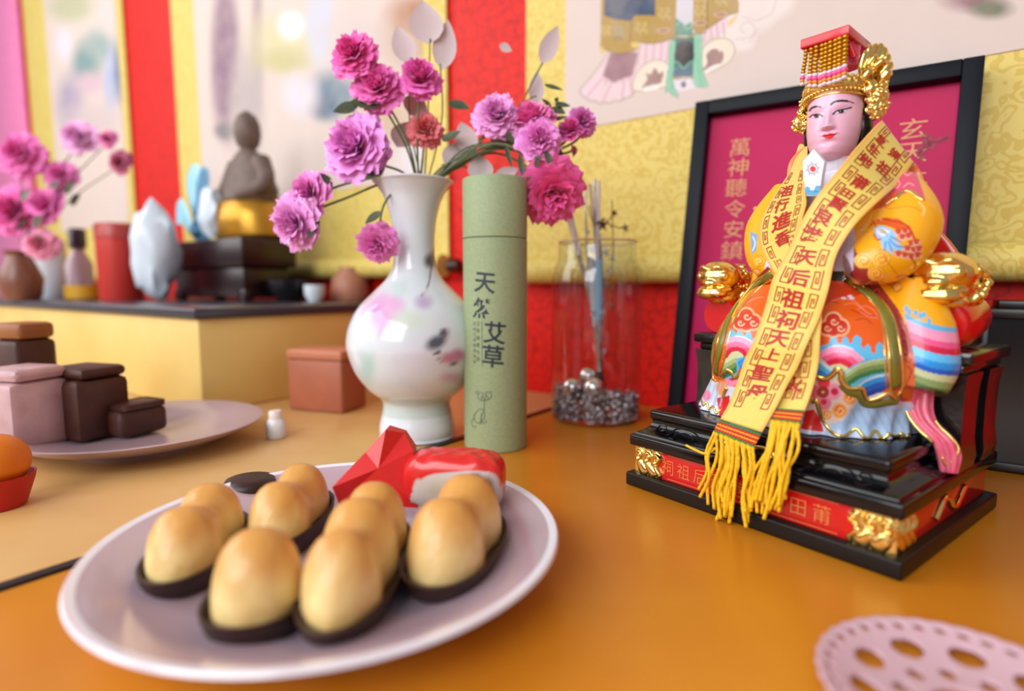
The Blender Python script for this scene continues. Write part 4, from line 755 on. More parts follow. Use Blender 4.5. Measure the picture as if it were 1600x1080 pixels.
# gilt corner carving of the frieze: three rolling waves at each end
def wave_relief(x0, x1, yf, side=None):
    nu, nv = 90, 44; U, V = np.meshgrid(np.linspace(0, 1, nu), np.linspace(0, 1, nv), indexing='ij'); n = 3
    h = np.zeros_like(U)
    for k in range(n):
        cx = (k + .5) / n; d = np.hypot((U - cx) * n * .9 - .25 * (V - .5), (V - .68) * 1.5); h = np.maximum(h, np.clip(1 - (d / .5) ** 2, 0, 1) ** .5 * (.72 + .28 * np.cos(d * 26)))
        d2 = np.hypot((U - cx - .12) * n * .8 + .5 * (V - .3), (V - .25) * 1.6); h = np.maximum(h, .8 * np.clip(1 - (d2 / .48) ** 2, 0, 1) ** .5)
    h = .25 + .75 * h; edge = .82 + .06 * np.sin(V * 14) + .05 * np.sin(V * 7 + 1); h = h * np.clip((edge - np.abs(U * 1.0 - 0.0)) * 12 + 0, 0, 1) if False else h
    return U, V, h
def corner_relief(sg):
    U, V, h = wave_relief(0, 1, 0); cut = .90 + .07 * np.sin(V * 11)                      # wavy inner end
    L_ = .026; uu = U * cut * L_; x = sg * (X1 - .0048 - uu); y = -Y1 + .0062 - .0036 * h * np.clip((1 - U) * 12, 0, 1) ** .5; z = .0107 + .0203 * V
    P = np.stack([x, y, z], -1).reshape(-1, 3); F = grid_faces(90, 44); new('gilt_wave_carving', gl_(P), F if sg < 0 else F[:, ::-1], goldm, statue)
    y2 = -Y1 + .0048 + uu; x2 = sg * (X1 - .0062 + .0036 * h * np.clip((1 - U) * 12, 0, 1) ** .5); P = np.stack([x2, y2, z], -1).reshape(-1, 3)
    new('gilt_wave_carving', gl_(P), F[:, ::-1] if sg < 0 else F, goldm, statue)
for sg in (-1, 1): corner_relief(sg)
yy = -Y1 + .006 - .0002
for z in (.0124, .0296): G().add(gv_(tube([(-.058, yy, z), (.058, yy, z)], .00022, 6))).build('gilt_line', gilt, statue)
x_l, x_r = LY(1043, 738, yy)[0], LY(1283, 814, yy)[0]
for i, ch in enumerate('祠祖后天港良賢田莆'):
    x = x_l + (x_r - x_l) * i / 8; v, f = glyph(ch, -.012); g = G(); g.add((gl_(np.stack([x + v[:, 0] * .0112, np.full(len(v), yy - .0001), .0210 + v[:, 1] * .0118], 1)), f)); g.build('gilt_character', gilt, statue, smooth=False)
ctr = G(); # side frieze ornament
p = smooth_path([(X1 - .0058, -.02, .016), (X1 - .0056, -.005, .026), (X1 - .0056, .012, .016), (X1 - .0058, .03, .025)], 8); G().add(gv_(tube(p, .0022, 8))).build('gilt_scroll', goldm, statue)

# ---- throne
G().add(gv_(box(-.0935, .0935, -.002, .0785, .104, .1118, .002))).build('throne_seat', blackw, statue)
G().add(gv_(box(-.089, .089, .001, .076, .0985, .104, .0015))).build('seat_moulding', blackw, statue)
for sg in (-1, 1):
    for y0 in (.001, .044):
        g = G(); cx = sg * .0795
        def rr2(hw, z): return np.array([[cx - hw, y0 + .013 - hw * 1.2, z], [cx + hw, y0 + .013 - hw * 1.2, z], [cx + hw, y0 + .013 + hw * 1.2, z], [cx - hw, y0 + .013 + hw * 1.2, z]])
        g.add(gv_(loft([rr2(.0112, .0402), rr2(.0120, .047), rr2(.0108, .058), rr2(.0106, .078), rr2(.0112, .090), rr2(.0122, .0985)]))).build('throne_leg', blackw, statue)
for sg in (-1, 1): G().add(gv_(box(sg * .0795 - .006, sg * .0795 + .006, .02, .05, .0402, .0985, .001))).build('throne_side', blackw, statue)
G().add(gv_(box(-.071, .071, .03, .07, .0592, .0985, .003))).build('throne_skirt', blackw, statue)
a = np.linspace(0, 2 * np.pi, 72, endpoint=False)
def disc(r, y, zc=.137): return np.stack([r * np.cos(a), np.full(72, y), zc + r * .94 * np.sin(a)], 1)
G().add(gv_(loft([disc(.0745, .046), disc(.0772, .047), disc(.0780, .050), disc(.0772, .053), disc(.074, .054)]))).build('throne_back', redl, statue)
def lumps(g, c, R, n, seed, r0=.3, r1=.5, sub=2, squash=(1, 1, 1)):
    r = random.Random(seed)
    for _ in range(n):
        d = unit(np.array([r.gauss(0, 1), r.gauss(0, 1), r.gauss(0, 1)])); g.add(ico(np.array(c) + d * R * np.array(squash) * r.uniform(.6, 1), R * r.uniform(r0, r1), sub))
    return g
def remesh(parts, voxel, name='m', smooth_it=3):
    """union of overlapping closed shapes as one even mesh"""
    g = G()
    for vf in parts: g.add(vf)
    me = bpy.data.meshes.new('t'); me.from_pydata(g.verts().tolist(), [], g.f); o = bpy.data.objects.new('t', me); COL.objects.link(o)
    m = o.modifiers.new('r', 'REMESH'); m.mode = 'VOXEL'; m.voxel_size = voxel
    if smooth_it: s = o.modifiers.new('s', 'SMOOTH'); s.iterations = smooth_it; s.factor = .5
    bpy.context.view_layer.update(); e = o.evaluated_get(bpy.context.evaluated_depsgraph_get()); m2 = e.to_mesh()
    v = np.empty(len(m2.vertices) * 3, np.float32); m2.vertices.foreach_get('co', v); lt = np.empty(len(m2.polygons), np.int32); m2.polygons.foreach_get('loop_total', lt)
    li = np.empty(len(m2.loops), np.int32); m2.loops.foreach_get('vertex_index', li)
    nn = np.empty(len(m2.vertices) * 3, np.float32); m2.vertices.foreach_get('normal', nn)
    f = li.reshape(-1, 4) if (lt == 4).all() else None
    if f is None: f = [tuple(p.vertices) for p in m2.polygons]
    e.to_mesh_clear(); bpy.data.objects.remove(o); bpy.data.meshes.remove(me)
    return v.reshape(-1, 3).astype(float), f, nn.reshape(-1, 3)
for sg, px_ in ((1, (1474, 434)), (-1, (1141, 438))):
    cx = sg * .0745; y0 = .008; zc = .154
    G().add(gv_(loft([np.stack([cx + r * np.cos(a[::3]), np.full(24, y), z + r * 1.1 * np.sin(a[::3])], 1) for y, r, z in ((.004, .0132, .127), (.008, .0152, .127), (.03, .0155, .128), (.055, .013, .130))]))).build('throne_arm', redl, statue)
    parts = [ball((cx, y0 - .004, zc + .003), .0155, 24, 16, (1.08, 1.0, .86)), ball((cx, y0 - .014, zc - .010), .0118, 20, 14, (1.1, .75, .42)), ball((cx, y0 - .017, zc - .002), .0055, 16, 10, (1.2, .8, .7)),
             ball((cx - .0095, y0 - .013, zc + .0035), .0045, 14, 10), ball((cx + .0095, y0 - .013, zc + .0035), .0045, 14, 10), tube(smooth_path([(cx - .0145, y0 - .008, zc + .005), (cx - .007, y0 - .0165, zc + .0105), (cx, y0 - .0165, zc + .0085), (cx + .007, y0 - .0165, zc + .0105), (cx + .0145, y0 - .008, zc + .005)], 5), .0022, 8),
             tube(smooth_path([(cx - .0135, y0 - .009, zc - .0065), (cx - .006, y0 - .0195, zc - .0075), (cx + .006, y0 - .0195, zc - .0075), (cx + .0135, y0 - .009, zc - .0065)], 5), .0018, 8), ball((cx, y0 + .012, zc - .005), .0135, 20, 14, (1, 1.4, 1)), ball((cx, y0 + .004, zc - .014), .011, 18, 12, (1.1, 1.2, .6))]
    r = random.Random(5)
    for i in range(46):
        th = r.uniform(-1.0, 4.1); yb = r.uniform(.004, .022); parts.append(ico((cx + .0155 * math.cos(th), y0 + yb, zc - .003 + .0145 * math.sin(th)), r.uniform(.0018, .0034), 2))
    v, f, _ = remesh(parts, .0007, smooth_it=2); new('gilt_lion_head', gl_(v), f, goldm, statue, smooth='all')

# ---- robed body: cross-sections whose outline meets the photographed outline, merged with the sleeves into one surface
def sec_pts(c, rx, ry, z, n=2.3, m=64):
    t = np.linspace(0, 2 * np.pi, m, endpoint=False); e = 2 / n; return np.stack([c[0] + rx * np.sign(np.cos(t)) * np.abs(np.cos(t)) ** e, c[1] + ry * np.sign(np.sin(t)) * np.abs(np.sin(t)) ** e, np.full(m, z)], 1)
def fit_sec(z, xl, xr, cy, ry, n):
    cx, rx = 0.0, .05
    for _ in range(14):
        p = proj(gl_(sec_pts((cx, cy), rx, ry, z, n)))[:, 0]; dl, dr = xl - p.min(), xr - p.max(); k = .41 / FPX
        cx += .9 * k * (dl + dr) / 2; rx = max(.004, rx + .9 * k * (dr - dl) / 2)
    return cx, rx
SECT = [(.0590, 1094, 1440, .0, .058, 2.2), (.066, 1100, 1438, 0, .0555, 2.2), (.075, 1107, 1446, 0, .056, 2.3), (.085, 1114, 1462, .0, .0585, 2.4), (.097, 1113, 1474, 0, .0615, 2.5), (.110, 1117, 1476, 0, .0630, 2.5), (.122, 1128, 1466, .001, .0605, 2.4), (.132, 1141, 1452, .003, .055, 2.3), (.141, 1156, 1440, .006, .0475, 2.2), (.150, 1172, 1430, .009, .042, 2.1), (.160, 1176, 1434, .011, .039, 2.1), (.172, 1176, 1447, .012, .037, 2.1), (.184, 1187, 1449, .013, .036, 2.1), (.196, 1204, 1443, .013, .034, 2.1), (.205, 1222, 1431, .013, .031, 2.0), (.213, 1244, 1408, .012, .026, 2.0), (.219, 1262, 1376, .011, .021, 2.0), (.224, 1272, 1352, .010, .0165, 2.0)]
rings = []
for z, xl, xr, cy, ry, n in SECT:
    cx, rx = fit_sec(z, xl, xr, cy, ry, n); rings.append((cx, rx, cy, ry, z, n))
zz = np.array([r[4] for r in rings]); ZN = np.linspace(zz[0], zz[-1], 60); cols = [np.interp(ZN, zz, [r[k] for r in rings]) for k in (0, 1, 2, 3, 5)]
def foldring(i):
    cx, rx, cy, ry, n = [c[i] for c in cols]; z = ZN[i]; t = np.linspace(0, 2 * np.pi, 160, endpoint=False); e = 2 / n
    k = 1 + .026 * np.sin(t * 26 + 20 * (z - .06)) * np.clip((.088 - z) / .02, 0, 1) + .010 * np.sin(t * 17 + 60 * z) * np.clip((.13 - z) / .03, 0, 1)
    k += .05 * (np.exp(-((t - 4.15) / .35) ** 2) + np.exp(-((t - 5.35) / .35) ** 2)) * np.exp(-((z - .112) / .018) ** 2) - .06 * np.exp(-((t - 4.72) / .22) ** 2) * np.exp(-((z - .105) / .03) ** 2)
    return np.stack([cx + rx * k * np.sign(np.cos(t)) * np.abs(np.cos(t)) ** e, cy + ry * k * np.sign(np.sin(t)) * np.abs(np.sin(t)) ** e, np.full(160, z)], 1)
parts = [loft([foldring(i) for i in range(60)])]
parts.append(tube(smooth_path([LY(1405, 290, .012), LY(1415, 340, .0), LY(1398, 385, -.012), LY(1355, 410, -.028), LY(1325, 420, -.034)], 6), np.interp(np.linspace(0, 1, 25), [0, .3, .6, 1], [.012, .0195, .018, .009]), 44))
parts.append(tube(smooth_path([LY(1232, 300, .012), LY(1205, 350, .0), LY(1203, 392, -.012), LY(1225, 415, -.028), LY(1250, 425, -.034)], 6), np.interp(np.linspace(0, 1, 25), [0, .3, .6, 1], [.011, .0165, .0165, .009]), 44))
parts.append(tube(smooth_path([LY(1426, 440, .0), LY(1430, 500, -.004), LY(1436, 560, -.010), LY(1432, 612, -.016)], 6), np.interp(np.linspace(0, 1, 19), [0, .4, .75, 1], [.012, .0195, .0200, .015]), 44))    # hanging sleeve end
parts.append(tube([(.007, .009, .214), (.0075, .0075, .226), (.008, .006, .236)], [.0165, .0140, .0140], 24))
BV, BF, BNm = remesh(parts, .00062, smooth_it=4)
bpx = proj(gl_(BV)); camd = unit(CO - gl_(BV)); facing = ((BNm @ SR.T) * camd).sum(1) > -.05
tree = BVHTree.FromPolygons(gl_(BV).tolist(), [tuple(int(i) for i in q) for q in BF])
YEL, ORG, ORG2, RED, DRED, WHT = (244, 172, 16), (228, 92, 14), (206, 60, 14), (214, 32, 28), (152, 42, 40), (206, 214, 232)
P_ = Paint(bpx, YEL, facing)
lz = BV[:, 2]; P_.c[(lz < .082)] = lin(*WHT);  P_.c[(lz >= .082) & (lz < .128)] = lin(*ORG); P_.c[lz > .2175] = lin(206, 204, 222)
F_, S_ = P_.fill, P_.stroke
# neck and shoulder cape
F_([(1262, 225), (1350, 225), (1352, 246), (1320, 254), (1285, 252), (1262, 246)], (226, 172, 196))
F_([(1380, 262), (1424, 250), (1440, 292), (1446, 312), (1436, 312), (1420, 300), (1405, 306), (1390, 318), (1372, 318)], (218, 74, 110)); F_([(1372, 312), (1400, 300), (1402, 310), (1388, 322), (1364, 328)], ORG)
for q in ([(1395, 285), (1402, 280), (1406, 288), (1400, 294), (1394, 290)], [(1410, 268), (1418, 274), (1426, 268)], [(1412, 292), (1420, 286), (1428, 290)]): S_(q, 1.8, (240, 160, 170))
# lower skirt: centre panel, flowers, pale blue pleats
F_([(1240, 600), (1345, 600), (1400, 622), (1425, 640), (1425, 668), (1430, 700), (1240, 700)], (176, 204, 236))
F_([(1240, 596), (1300, 588), (1330, 606), (1340, 618), (1332, 640), (1312, 660), (1290, 664), (1282, 645), (1262, 640), (1240, 660)], (232, 206, 196))
F_([(1258, 642), (1272, 640), (1280, 652), (1288, 676), (1250, 676)], RED); F_([(1238, 668), (1290, 676), (1290, 700), (1238, 700)], (206, 208, 230))
for x, y, r, c in ((1302, 612, 13, (240, 150, 180)), (1287, 630, 12, (236, 130, 160)), (1272, 612, 11, (230, 110, 130)), (1287, 598, 10, (226, 60, 80)), (1304, 612, 6, (206, 30, 70)), (1287, 628, 5, (210, 40, 70)), (1286, 613, 9.5, (160, 40, 36)), (1286, 613, 2.2, (230, 190, 150))): P_.blob(x, y, r, r * .95, c, .12)
for x, y, r in ((1312, 642, 12), (1328, 622, 11), (1292, 648, 8)):
    P_.blob(x, y, r, r, (240, 166, 84), .12); P_.blob(x, y, r * .68, r * .68, (230, 116, 34), .15); S_([(x - r * .5, y + 2), (x, y + r * .5), (x + r * .5, y), (x, y - r * .4), (x - 2, y)], 2, (248, 206, 150))
for i in range(7): x = 1338 + i * 13; S_([(x - 8, 640), (x + 2, 660), (x + 16, 684)], 2.0, (150, 180, 220), soft=1.5)
F_([(1296, 674), (1330, 680), (1370, 684), (1430, 682), (1440, 720), (1290, 720)], (208, 208, 226), within=lz < .0665)
F_([(1092, 598), (1130, 598), (1150, 632), (1130, 664), (1090, 640)], WHT); F_([(1120, 622), (1140, 618), (1140, 650), (1124, 650)], RED); P_.blob(1143, 592, 11, 12, (240, 140, 170), .1); P_.blob(1144, 590, 5, 5, (200, 30, 70), .1); P_.blob(1128, 607, 9, 12, (240, 150, 80), .15); P_.blob(1104, 618, 7, 9, (232, 120, 150), .2)
for i in range(4): S_([(1110 + i * 8, 600), (1098 + i * 9, 634)], 1.8, (160, 186, 222), soft=1.2)
# orange apron over the knees
ap_r = [(1258, 436), (1300, 432), (1330, 444), (1358, 462), (1376, 486), (1384, 520), (1388, 560), (1389, 604), (1366, 622), (1352, 620), (1344, 606), (1322, 604), (1314, 588), (1300, 592), (1270, 588), (1256, 560)]
F_(ap_r, ORG); F_([(1258, 436), (1300, 432), (1330, 444), (1350, 458), (1330, 466), (1300, 470), (1270, 490), (1262, 520), (1255, 500)], ORG2)
for q in ([(1270, 480), (1290, 470), (1310, 474)], [(1330, 484), (1350, 492), (1372, 494)], [(1338, 500), (1352, 498), (1362, 506)]): S_(q, 2.2, (196, 60, 24))
F_([(1170, 446), (1152, 465), (1135, 492), (1124, 524), (1116, 556), (1113, 592), (1085, 592), (1085, 446)], (150, 132, 52))
ap_l = [(1206, 430), (1172, 456), (1150, 485), (1136, 530), (1130, 575), (1136, 588), (1150, 580), (1160, 560), (1172, 560), (1200, 470)]
F_(ap_l, ORG)
def arcs(cx, cy, radii, colors, region, sx=1.0):
    d = np.hypot((bpx[:, 0] - cx) / sx, bpx[:, 1] - cy); ins = inside(bpx, region) & facing
    for r0, r1, c in zip(radii[:-1], radii[1:], colors): P_.c[ins & (d < r0) & (d >= r1)] = lin(*c)
PK = [(196, 226, 240), (244, 150, 186), (236, 92, 140), (214, 28, 66), (206, 216, 170)]
wave_r = [(1262, 552), (1272, 545), (1284, 540), (1292, 538), (1296, 536), (1297, 527), (1303, 523), (1308, 528), (1308, 536), (1315, 537), (1316, 530), (1321, 525), (1326, 530), (1326, 536), (1332, 536), (1333, 528), (1339, 523), (1346, 529), (1345, 540), (1352, 548), (1351, 542), (1356, 538), (1361, 543), (1360, 550), (1368, 553), (1369, 540), (1374, 534), (1380, 540), (1379, 552), (1384, 554), (1388, 565), (1388, 606), (1366, 622), (1350, 620), (1340, 606), (1320, 604), (1312, 588), (1262, 592)]
k = F_(wave_r, (92, 184, 226))
low = inside(bpx, wave_r) & facing
reg = [(1280, 590), (1262, 560), (1283, 549), (1305, 537), (1326, 540), (1344, 556), (1352, 562), (1332, 572), (1318, 582), (1312, 592)]
arcs(1309, 592, (53, 50.5, 41, 32, 23, 0), PK, reg)
def band(pl_top, pl_bot, c): F_(list(pl_top) + list(pl_bot)[::-1], c, within=low)
gt = [(1318, 584), (1340, 570), (1362, 563), (1390, 559)]; G1 = [(206, 214, 168), (164, 186, 128), (116, 148, 84), (44, 120, 74)]
for i, c in enumerate(G1): band([(x + i * .5, y + [0, 2, 8, 15][i]) for x, y in gt], [(x + i, y + [2, 8, 15, 22][i]) for x, y in gt], c)
bt = [(1340, 603), (1352, 594), (1370, 587), (1392, 583)]
for i, c in enumerate([(196, 222, 236), (40, 150, 226), (20, 96, 196), (16, 70, 160), (226, 226, 236), (226, 150, 180)]): band([(x, y + [0, 3, 11, 20, 28, 30][i]) for x, y in bt], [(x, y + [3, 11, 20, 28, 30, 40][i]) for x, y in bt], c)
for i, c in enumerate([(196, 226, 236), (80, 180, 232), (30, 130, 214), (18, 84, 180)]): F_([(1262, 548 + i * 10), (1282, 560 + i * 9), (1303, 578 + i * 6), (1300, 586 + i * 6), (1262, 558 + i * 10)], c, within=low)
wave_l = [(1136, 524), (1141, 512), (1146, 516), (1150, 522), (1153, 517), (1160, 520), (1162, 526), (1166, 522), (1168, 516), (1174, 520), (1174, 532), (1180, 526), (1186, 528), (1176, 560), (1160, 566), (1148, 590), (1134, 592), (1128, 580)]
F_(wave_l, (84, 184, 226)); arcs(1150, 562, (38, 36, 28, 20, 13, 0), PK, [(1132, 560), (1134, 530), (1158, 522), (1180, 534), (1170, 556), (1152, 560)])
for i, c in enumerate(G1): F_([(1128, 564 + i * 7), (1150, 552 + i * 7), (1152, 560 + i * 7), (1130, 572 + i * 7)], c)
F_([(1152, 566), (1172, 552), (1170, 570), (1156, 576)], (40, 150, 226)); F_([(1156, 574), (1170, 566), (1168, 582), (1158, 580)], (20, 90, 190))
# cloud scrolls and dragon traces on the apron
def cloud(cx, cy, s, outer, inner, core, fl=1):
    for dx, dy, r in ((-9, 4, 9), (0, -6, 10), (10, 3, 10), (0, 6, 9)): P_.blob(cx + fl * dx * s, cy + dy * s, (r + 2.2) * s, (r + 2.2) * s, outer, .08)
    for dx, dy, r in ((-9, 4, 9), (0, -6, 10), (10, 3, 10), (0, 6, 9)): P_.blob(cx + fl * dx * s, cy + dy * s, r * s, r * s, inner, .1)
    for dx, dy, r in ((-8, 4, 5.5), (1, -5, 6), (10, 4, 6)):
        t = np.linspace(.3, 6.0, 14); S_([(cx + fl * dx * s + r * s * (1 - u / 7) * math.cos(u), cy + dy * s + r * s * (1 - u / 7) * math.sin(u)) for u in t], 2.0 * s, core, curve=False)
cloud(1302, 508, 1.15, (246, 200, 150), (206, 46, 24), (244, 190, 150)); cloud(1166, 500, 1.1, (246, 196, 150), (206, 60, 36), (244, 196, 160))
for q in ([(1300, 470), (1316, 466), (1334, 470), (1346, 480)], [(1340, 484), (1352, 478), (1366, 486), (1370, 496), (1356, 494), (1344, 488)], [(1346, 480), (1354, 488), (1362, 492)], [(1166, 474), (1180, 466), (1194, 464)], [(1320, 476), (1334, 474), (1350, 484)]): S_(q, 1.3, (246, 140, 120))
for x, y in ((1318, 466), (1328, 463), (1331, 466)): P_.blob(x, y, 4, 2, (226, 214, 232), .2)
# right sleeve: red inner border, painted yellow panel and striped end
inner = [(1306, 392), (1316, 360), (1334, 352), (1336, 372), (1334, 388), (1336, 420), (1330, 436), (1312, 440), (1302, 420)]
F_(inner, (204, 196, 226))
F_([(1334, 384), (1340, 400), (1352, 416), (1366, 434), (1383, 456), (1404, 484), (1418, 514), (1426, 545), (1430, 576), (1429, 606), (1424, 622), (1412, 628), (1400, 622), (1412, 600), (1409, 552), (1402, 520), (1395, 497), (1382, 475), (1362, 455), (1340, 440), (1326, 430), (1334, 420)], DRED)
F_([(1400, 560), (1412, 545), (1428, 556), (1430, 606), (1422, 624), (1410, 622)], (206, 92, 34)); 
for x, y, r in ((1357, 443, 5), (1369, 454, 5), (1408, 514, 4.5), (1411, 530, 4.5), (1414, 552, 5)): P_.blob(x, y, r, r, (110, 24, 50), .2); S_([(x - r, y + 3), (x + 2, y - r * .6), (x + r, y + 2)], 1.6, (214, 84, 40))
for q in ([(1384, 470), (1392, 478), (1398, 490), (1402, 496)], [(1418, 572), (1424, 580), (1420, 592), (1416, 600), (1424, 608)], [(1412, 560), (1420, 566), (1424, 560)]): S_(q, 1.6, (96, 24, 36))
sl = [(1412, 488), (1420, 480), (1440, 480), (1470, 490), (1500, 500), (1510, 600), (1480, 650), (1440, 650), (1424, 628), (1430, 600), (1429, 560), (1420, 516)]
ins_sl = inside(bpx, sl) & facing
def sband(y0, y1, c):       # stripes that fall to the right across the sleeve end
    yb = bpx[:, 1] - (bpx[:, 0] - 1414) * .55 + .0035 * (bpx[:, 0] - 1414) ** 2; P_.c[ins_sl & (yb >= y0) & (yb < y1)] = lin(*c)
for y0, y1, c in ((480, 494, YEL), (490, 498, (98, 180, 226)), (498, 514, (240, 150, 184)), (514, 524, (232, 84, 136)), (524, 534, (206, 24, 66)), (534, 547, (96, 190, 240)), (547, 558, (40, 146, 226)), (558, 566, (20, 90, 196)), (566, 577, (198, 206, 160)), (577, 588, (132, 158, 100)), (588, 600, (84, 118, 72)), (600, 660, (232, 100, 140))): sband(y0, y1, c)
for x, y in ((1416, 482), (1421, 488), (1431, 489), (1438, 494), (1444, 492), (1452, 502), (1462, 512)): P_.blob(x, y, 3.4, 5, (98, 180, 226), .15)
def curl(cx, cy, r):
    P_.blob(cx, cy, r, r * .9, (250, 206, 84), .08); P_.blob(cx, cy, r * .8, r * .7, (240, 150, 20), .12); S_([(cx + r * .62 * (1 - u / 9) * math.cos(u + 2), cy + r * .55 * (1 - u / 9) * math.sin(u + 2)) for u in np.linspace(0, 7, 16)], 2.2, (252, 216, 110), curve=False); S_([(cx + r * math.cos(u), cy + r * .9 * math.sin(u)) for u in np.linspace(-2.5, 1.8, 14)], .9, (150, 90, 20), curve=False)
for q in ((1349, 407, 14), (1377, 404, 14), (1369, 428, 13), (1402, 449, 8)): curl(*q)
for q in ([(1378, 440), (1392, 446), (1400, 456), (1408, 452)], [(1404, 436), (1420, 432), (1426, 436)], [(1380, 400), (1392, 416), (1404, 432)]): S_(q, 1.6, (196, 110, 20))
# phoenix head
F_([(1366, 356), (1374, 352), (1384, 354), (1396, 360), (1402, 368), (1396, 374), (1404, 380), (1412, 390), (1400, 394), (1392, 386), (1396, 398), (1386, 392), (1382, 384), (1380, 392), (1376, 378), (1368, 370)], (150, 200, 236)); F_([(1368, 357), (1378, 355), (1392, 362), (1380, 370), (1370, 366)], (226, 232, 244))
for q in ([(1374, 358), (1380, 360), (1386, 366)], [(1376, 362), (1382, 364)]): S_(q, 1.6, (150, 120, 40))
for q in ([(1366, 366), (1370, 374), (1376, 374)], [(1361, 352), (1366, 348), (1368, 354)]): S_(q, 3, (214, 70, 20))
F_([(1366, 350), (1380, 340), (1404, 342), (1422, 354), (1428, 374), (1416, 366), (1400, 358), (1384, 352)], (222, 92, 22))
for i in range(7): S_([(1364 + i * 3, 346 - i * .6), (1392 + i * 4, 342 + i * 1.6), (1416 + i * 2.2, 352 + i * 3.5), (1424 + i, 362 + i * 3.4)], 2.6, ((196, 50, 10), (252, 150, 60), (206, 70, 16))[i % 3])
for q in ([(1390, 374), (1400, 384), (1414, 386)], [(1388, 378), (1394, 392)], [(1384, 378), (1382, 392)], [(1392, 370), (1408, 378)]): S_(q, 2.2, (50, 130, 210))
for i, (x, y) in enumerate([(1404, 362), (1414, 360), (1420, 368), (1410, 370), (1424, 380), (1432, 378), (1418, 388), (1428, 390), (1436, 388), (1404, 396), (1414, 398), (1424, 400), (1434, 398)]): P_.blob(x, y, 6, 5, (208, 74, 26), .1); S_([(x - 5, y), (x - 4, y + 4.5), (x + 3, y + 4.5), (x + 5, y)], 1.3, (244, 214, 210))
for q in ([(1338, 358), (1352, 354), (1364, 358)], [(1340, 364), (1356, 362)]): S_(q, 2.4, (214, 170, 50))
S_([(1372, 318), (1390, 326), (1420, 322), (1440, 330)], 1.2, (190, 120, 20)); S_([(1436, 316), (1444, 326), (1442, 336)], 3, (250, 210, 120))
for q in ([(1424, 404), (1430, 412), (1428, 420)], [(1400, 434), (1414, 430), (1428, 436)]): S_(q, 2, (110, 50, 20))
# left sleeve
F_([(1172, 362), (1184, 366), (1182, 392), (1174, 398)], (120, 160, 196)); S_([(1176, 370), (1180, 380), (1176, 392)], 2, (206, 222, 236)); curl(1186, 408, 9); curl(1182, 426, 7)
F_([(1200, 400), (1204, 406), (1202, 424), (1196, 430), (1194, 420)], (214, 206, 230)); F_([(1176, 440), (1200, 416), (1206, 424), (1188, 446), (1168, 456)], DRED)
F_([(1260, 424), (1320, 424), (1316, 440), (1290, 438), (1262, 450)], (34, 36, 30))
F_([(1190, 262), (1257, 262), (1257, 340), (1190, 340)], YEL)
# collar, cuff behind the arm rest
F_([(1284, 250), (1340, 246), (1322, 280), (1290, 312), (1262, 332), (1258, 300)], (214, 212, 228))
body = new('robed_body', gl_(BV), BF, mat('painted_robe', vcol=True, rough=.34, coat=.25), statue, smooth='all', col=P_.c)
def cast(x, y, lift=.0):
    d = Vector(ray(x, y)).normalized(); h = tree.ray_cast(Vector(CO), d)
    if h[0] is None: return None
    return np.array(h[0]) + np.array(h[1]) * lift, np.array(h[1])
def trim(path, r, m, name='gold_trim', flat=.7, k=6, lift=0.0, n=8):
    p = smooth_path(path, k); q = [cast(x, y, lift) for x, y in p]; ok = [i for i in q if i is not None]
    if len(ok) < 2: return
    P = np.array([i[0] for i in ok]); 
    for _ in range(2): P[1:-1] = .25 * P[:-2] + .5 * P[1:-1] + .25 * P[2:]
    G().add(tube(P, r, n, flat=flat, up=np.array([i[1] for i in ok]))).build(name, m, statue, smooth='all')
olive = mat('olive_lining', (118, 116, 40), .35, coat=.3)
oR = [(1318, 426), (1337, 441), (1362, 457), (1382, 475), (1395, 497), (1403, 522), (1408, 552), (1412, 593), (1407, 613), (1400, 619), (1393, 612), (1390, 593), (1390, 552), (1387, 526), (1381, 502), (1373, 485), (1362, 469), (1346, 455), (1329, 443), (1319, 434)]
trim([(1326, 437), (1352, 454), (1373, 474), (1388, 500), (1395, 526), (1399, 560), (1401, 606)], .0034, olive, 'sash_lining', .35)
trim(oR[:10], .0011, goldt); trim(oR[9:], .0010, goldt); trim([(1356, 466), (1370, 481), (1378, 502), (1382, 526), (1383, 563), (1385, 604)], .0006, goldt)
trim([(1206, 428), (1180, 445), (1158, 466), (1142, 490), (1131, 520), (1123, 552), (1118, 584)], .0030, olive, 'sash_lining', .35)
trim([(1204, 424), (1176, 442), (1152, 465), (1135, 492), (1124, 524), (1116, 556), (1113, 588), (1119, 596)], .0010, goldt); trim([(1205, 436), (1184, 452), (1162, 476), (1148, 500), (1138, 530), (1131, 566), (1122, 592)], .0009, goldt)
trim([(1266, 586), (1278, 589), (1290, 591), (1301, 585), (1309, 576), (1315, 582), (1314, 592), (1321, 603), (1331, 607), (1346, 606), (1349, 616), (1354, 625), (1366, 624), (1376, 620), (1388, 615), (1398, 622)], .0016, goldt, 'apron_hem', .6, lift=.0006)
trim([(1316, 600), (1330, 613), (1344, 616), (1352, 630), (1370, 632), (1392, 628), (1404, 626)], .0030, olive, 'apron_lining', .3)
trim([(1128, 588), (1136, 578), (1144, 582), (1148, 590), (1156, 584), (1164, 574)], .0014, goldt, 'apron_hem', .6, lift=.0005)
hem = [(1279, 643), (1284, 654), (1292, 667), (1303, 678), (1318, 682), (1329, 675), (1338, 670), (1347, 680), (1355, 688), (1362, 678), (1368, 673), (1375, 682), (1383, 688), (1388, 678), (1395, 682), (1403, 688), (1408, 677), (1416, 684), (1423, 674)]
trim(hem, .0011, goldt, 'skirt_hem', .7); trim([(1096, 624), (1099, 634), (1104, 628), (1108, 640), (1114, 634), (1119, 646), (1126, 640)], .0010, goldt, 'skirt_hem', .7); trim([(1268, 628), (1276, 626), (1280, 640), (1285, 656)], .0016, goldt, 'panel_trim', .7); trim([(1136, 606), (1132, 614), (1130, 622)], .0014, goldt, 'panel_trim', .7)
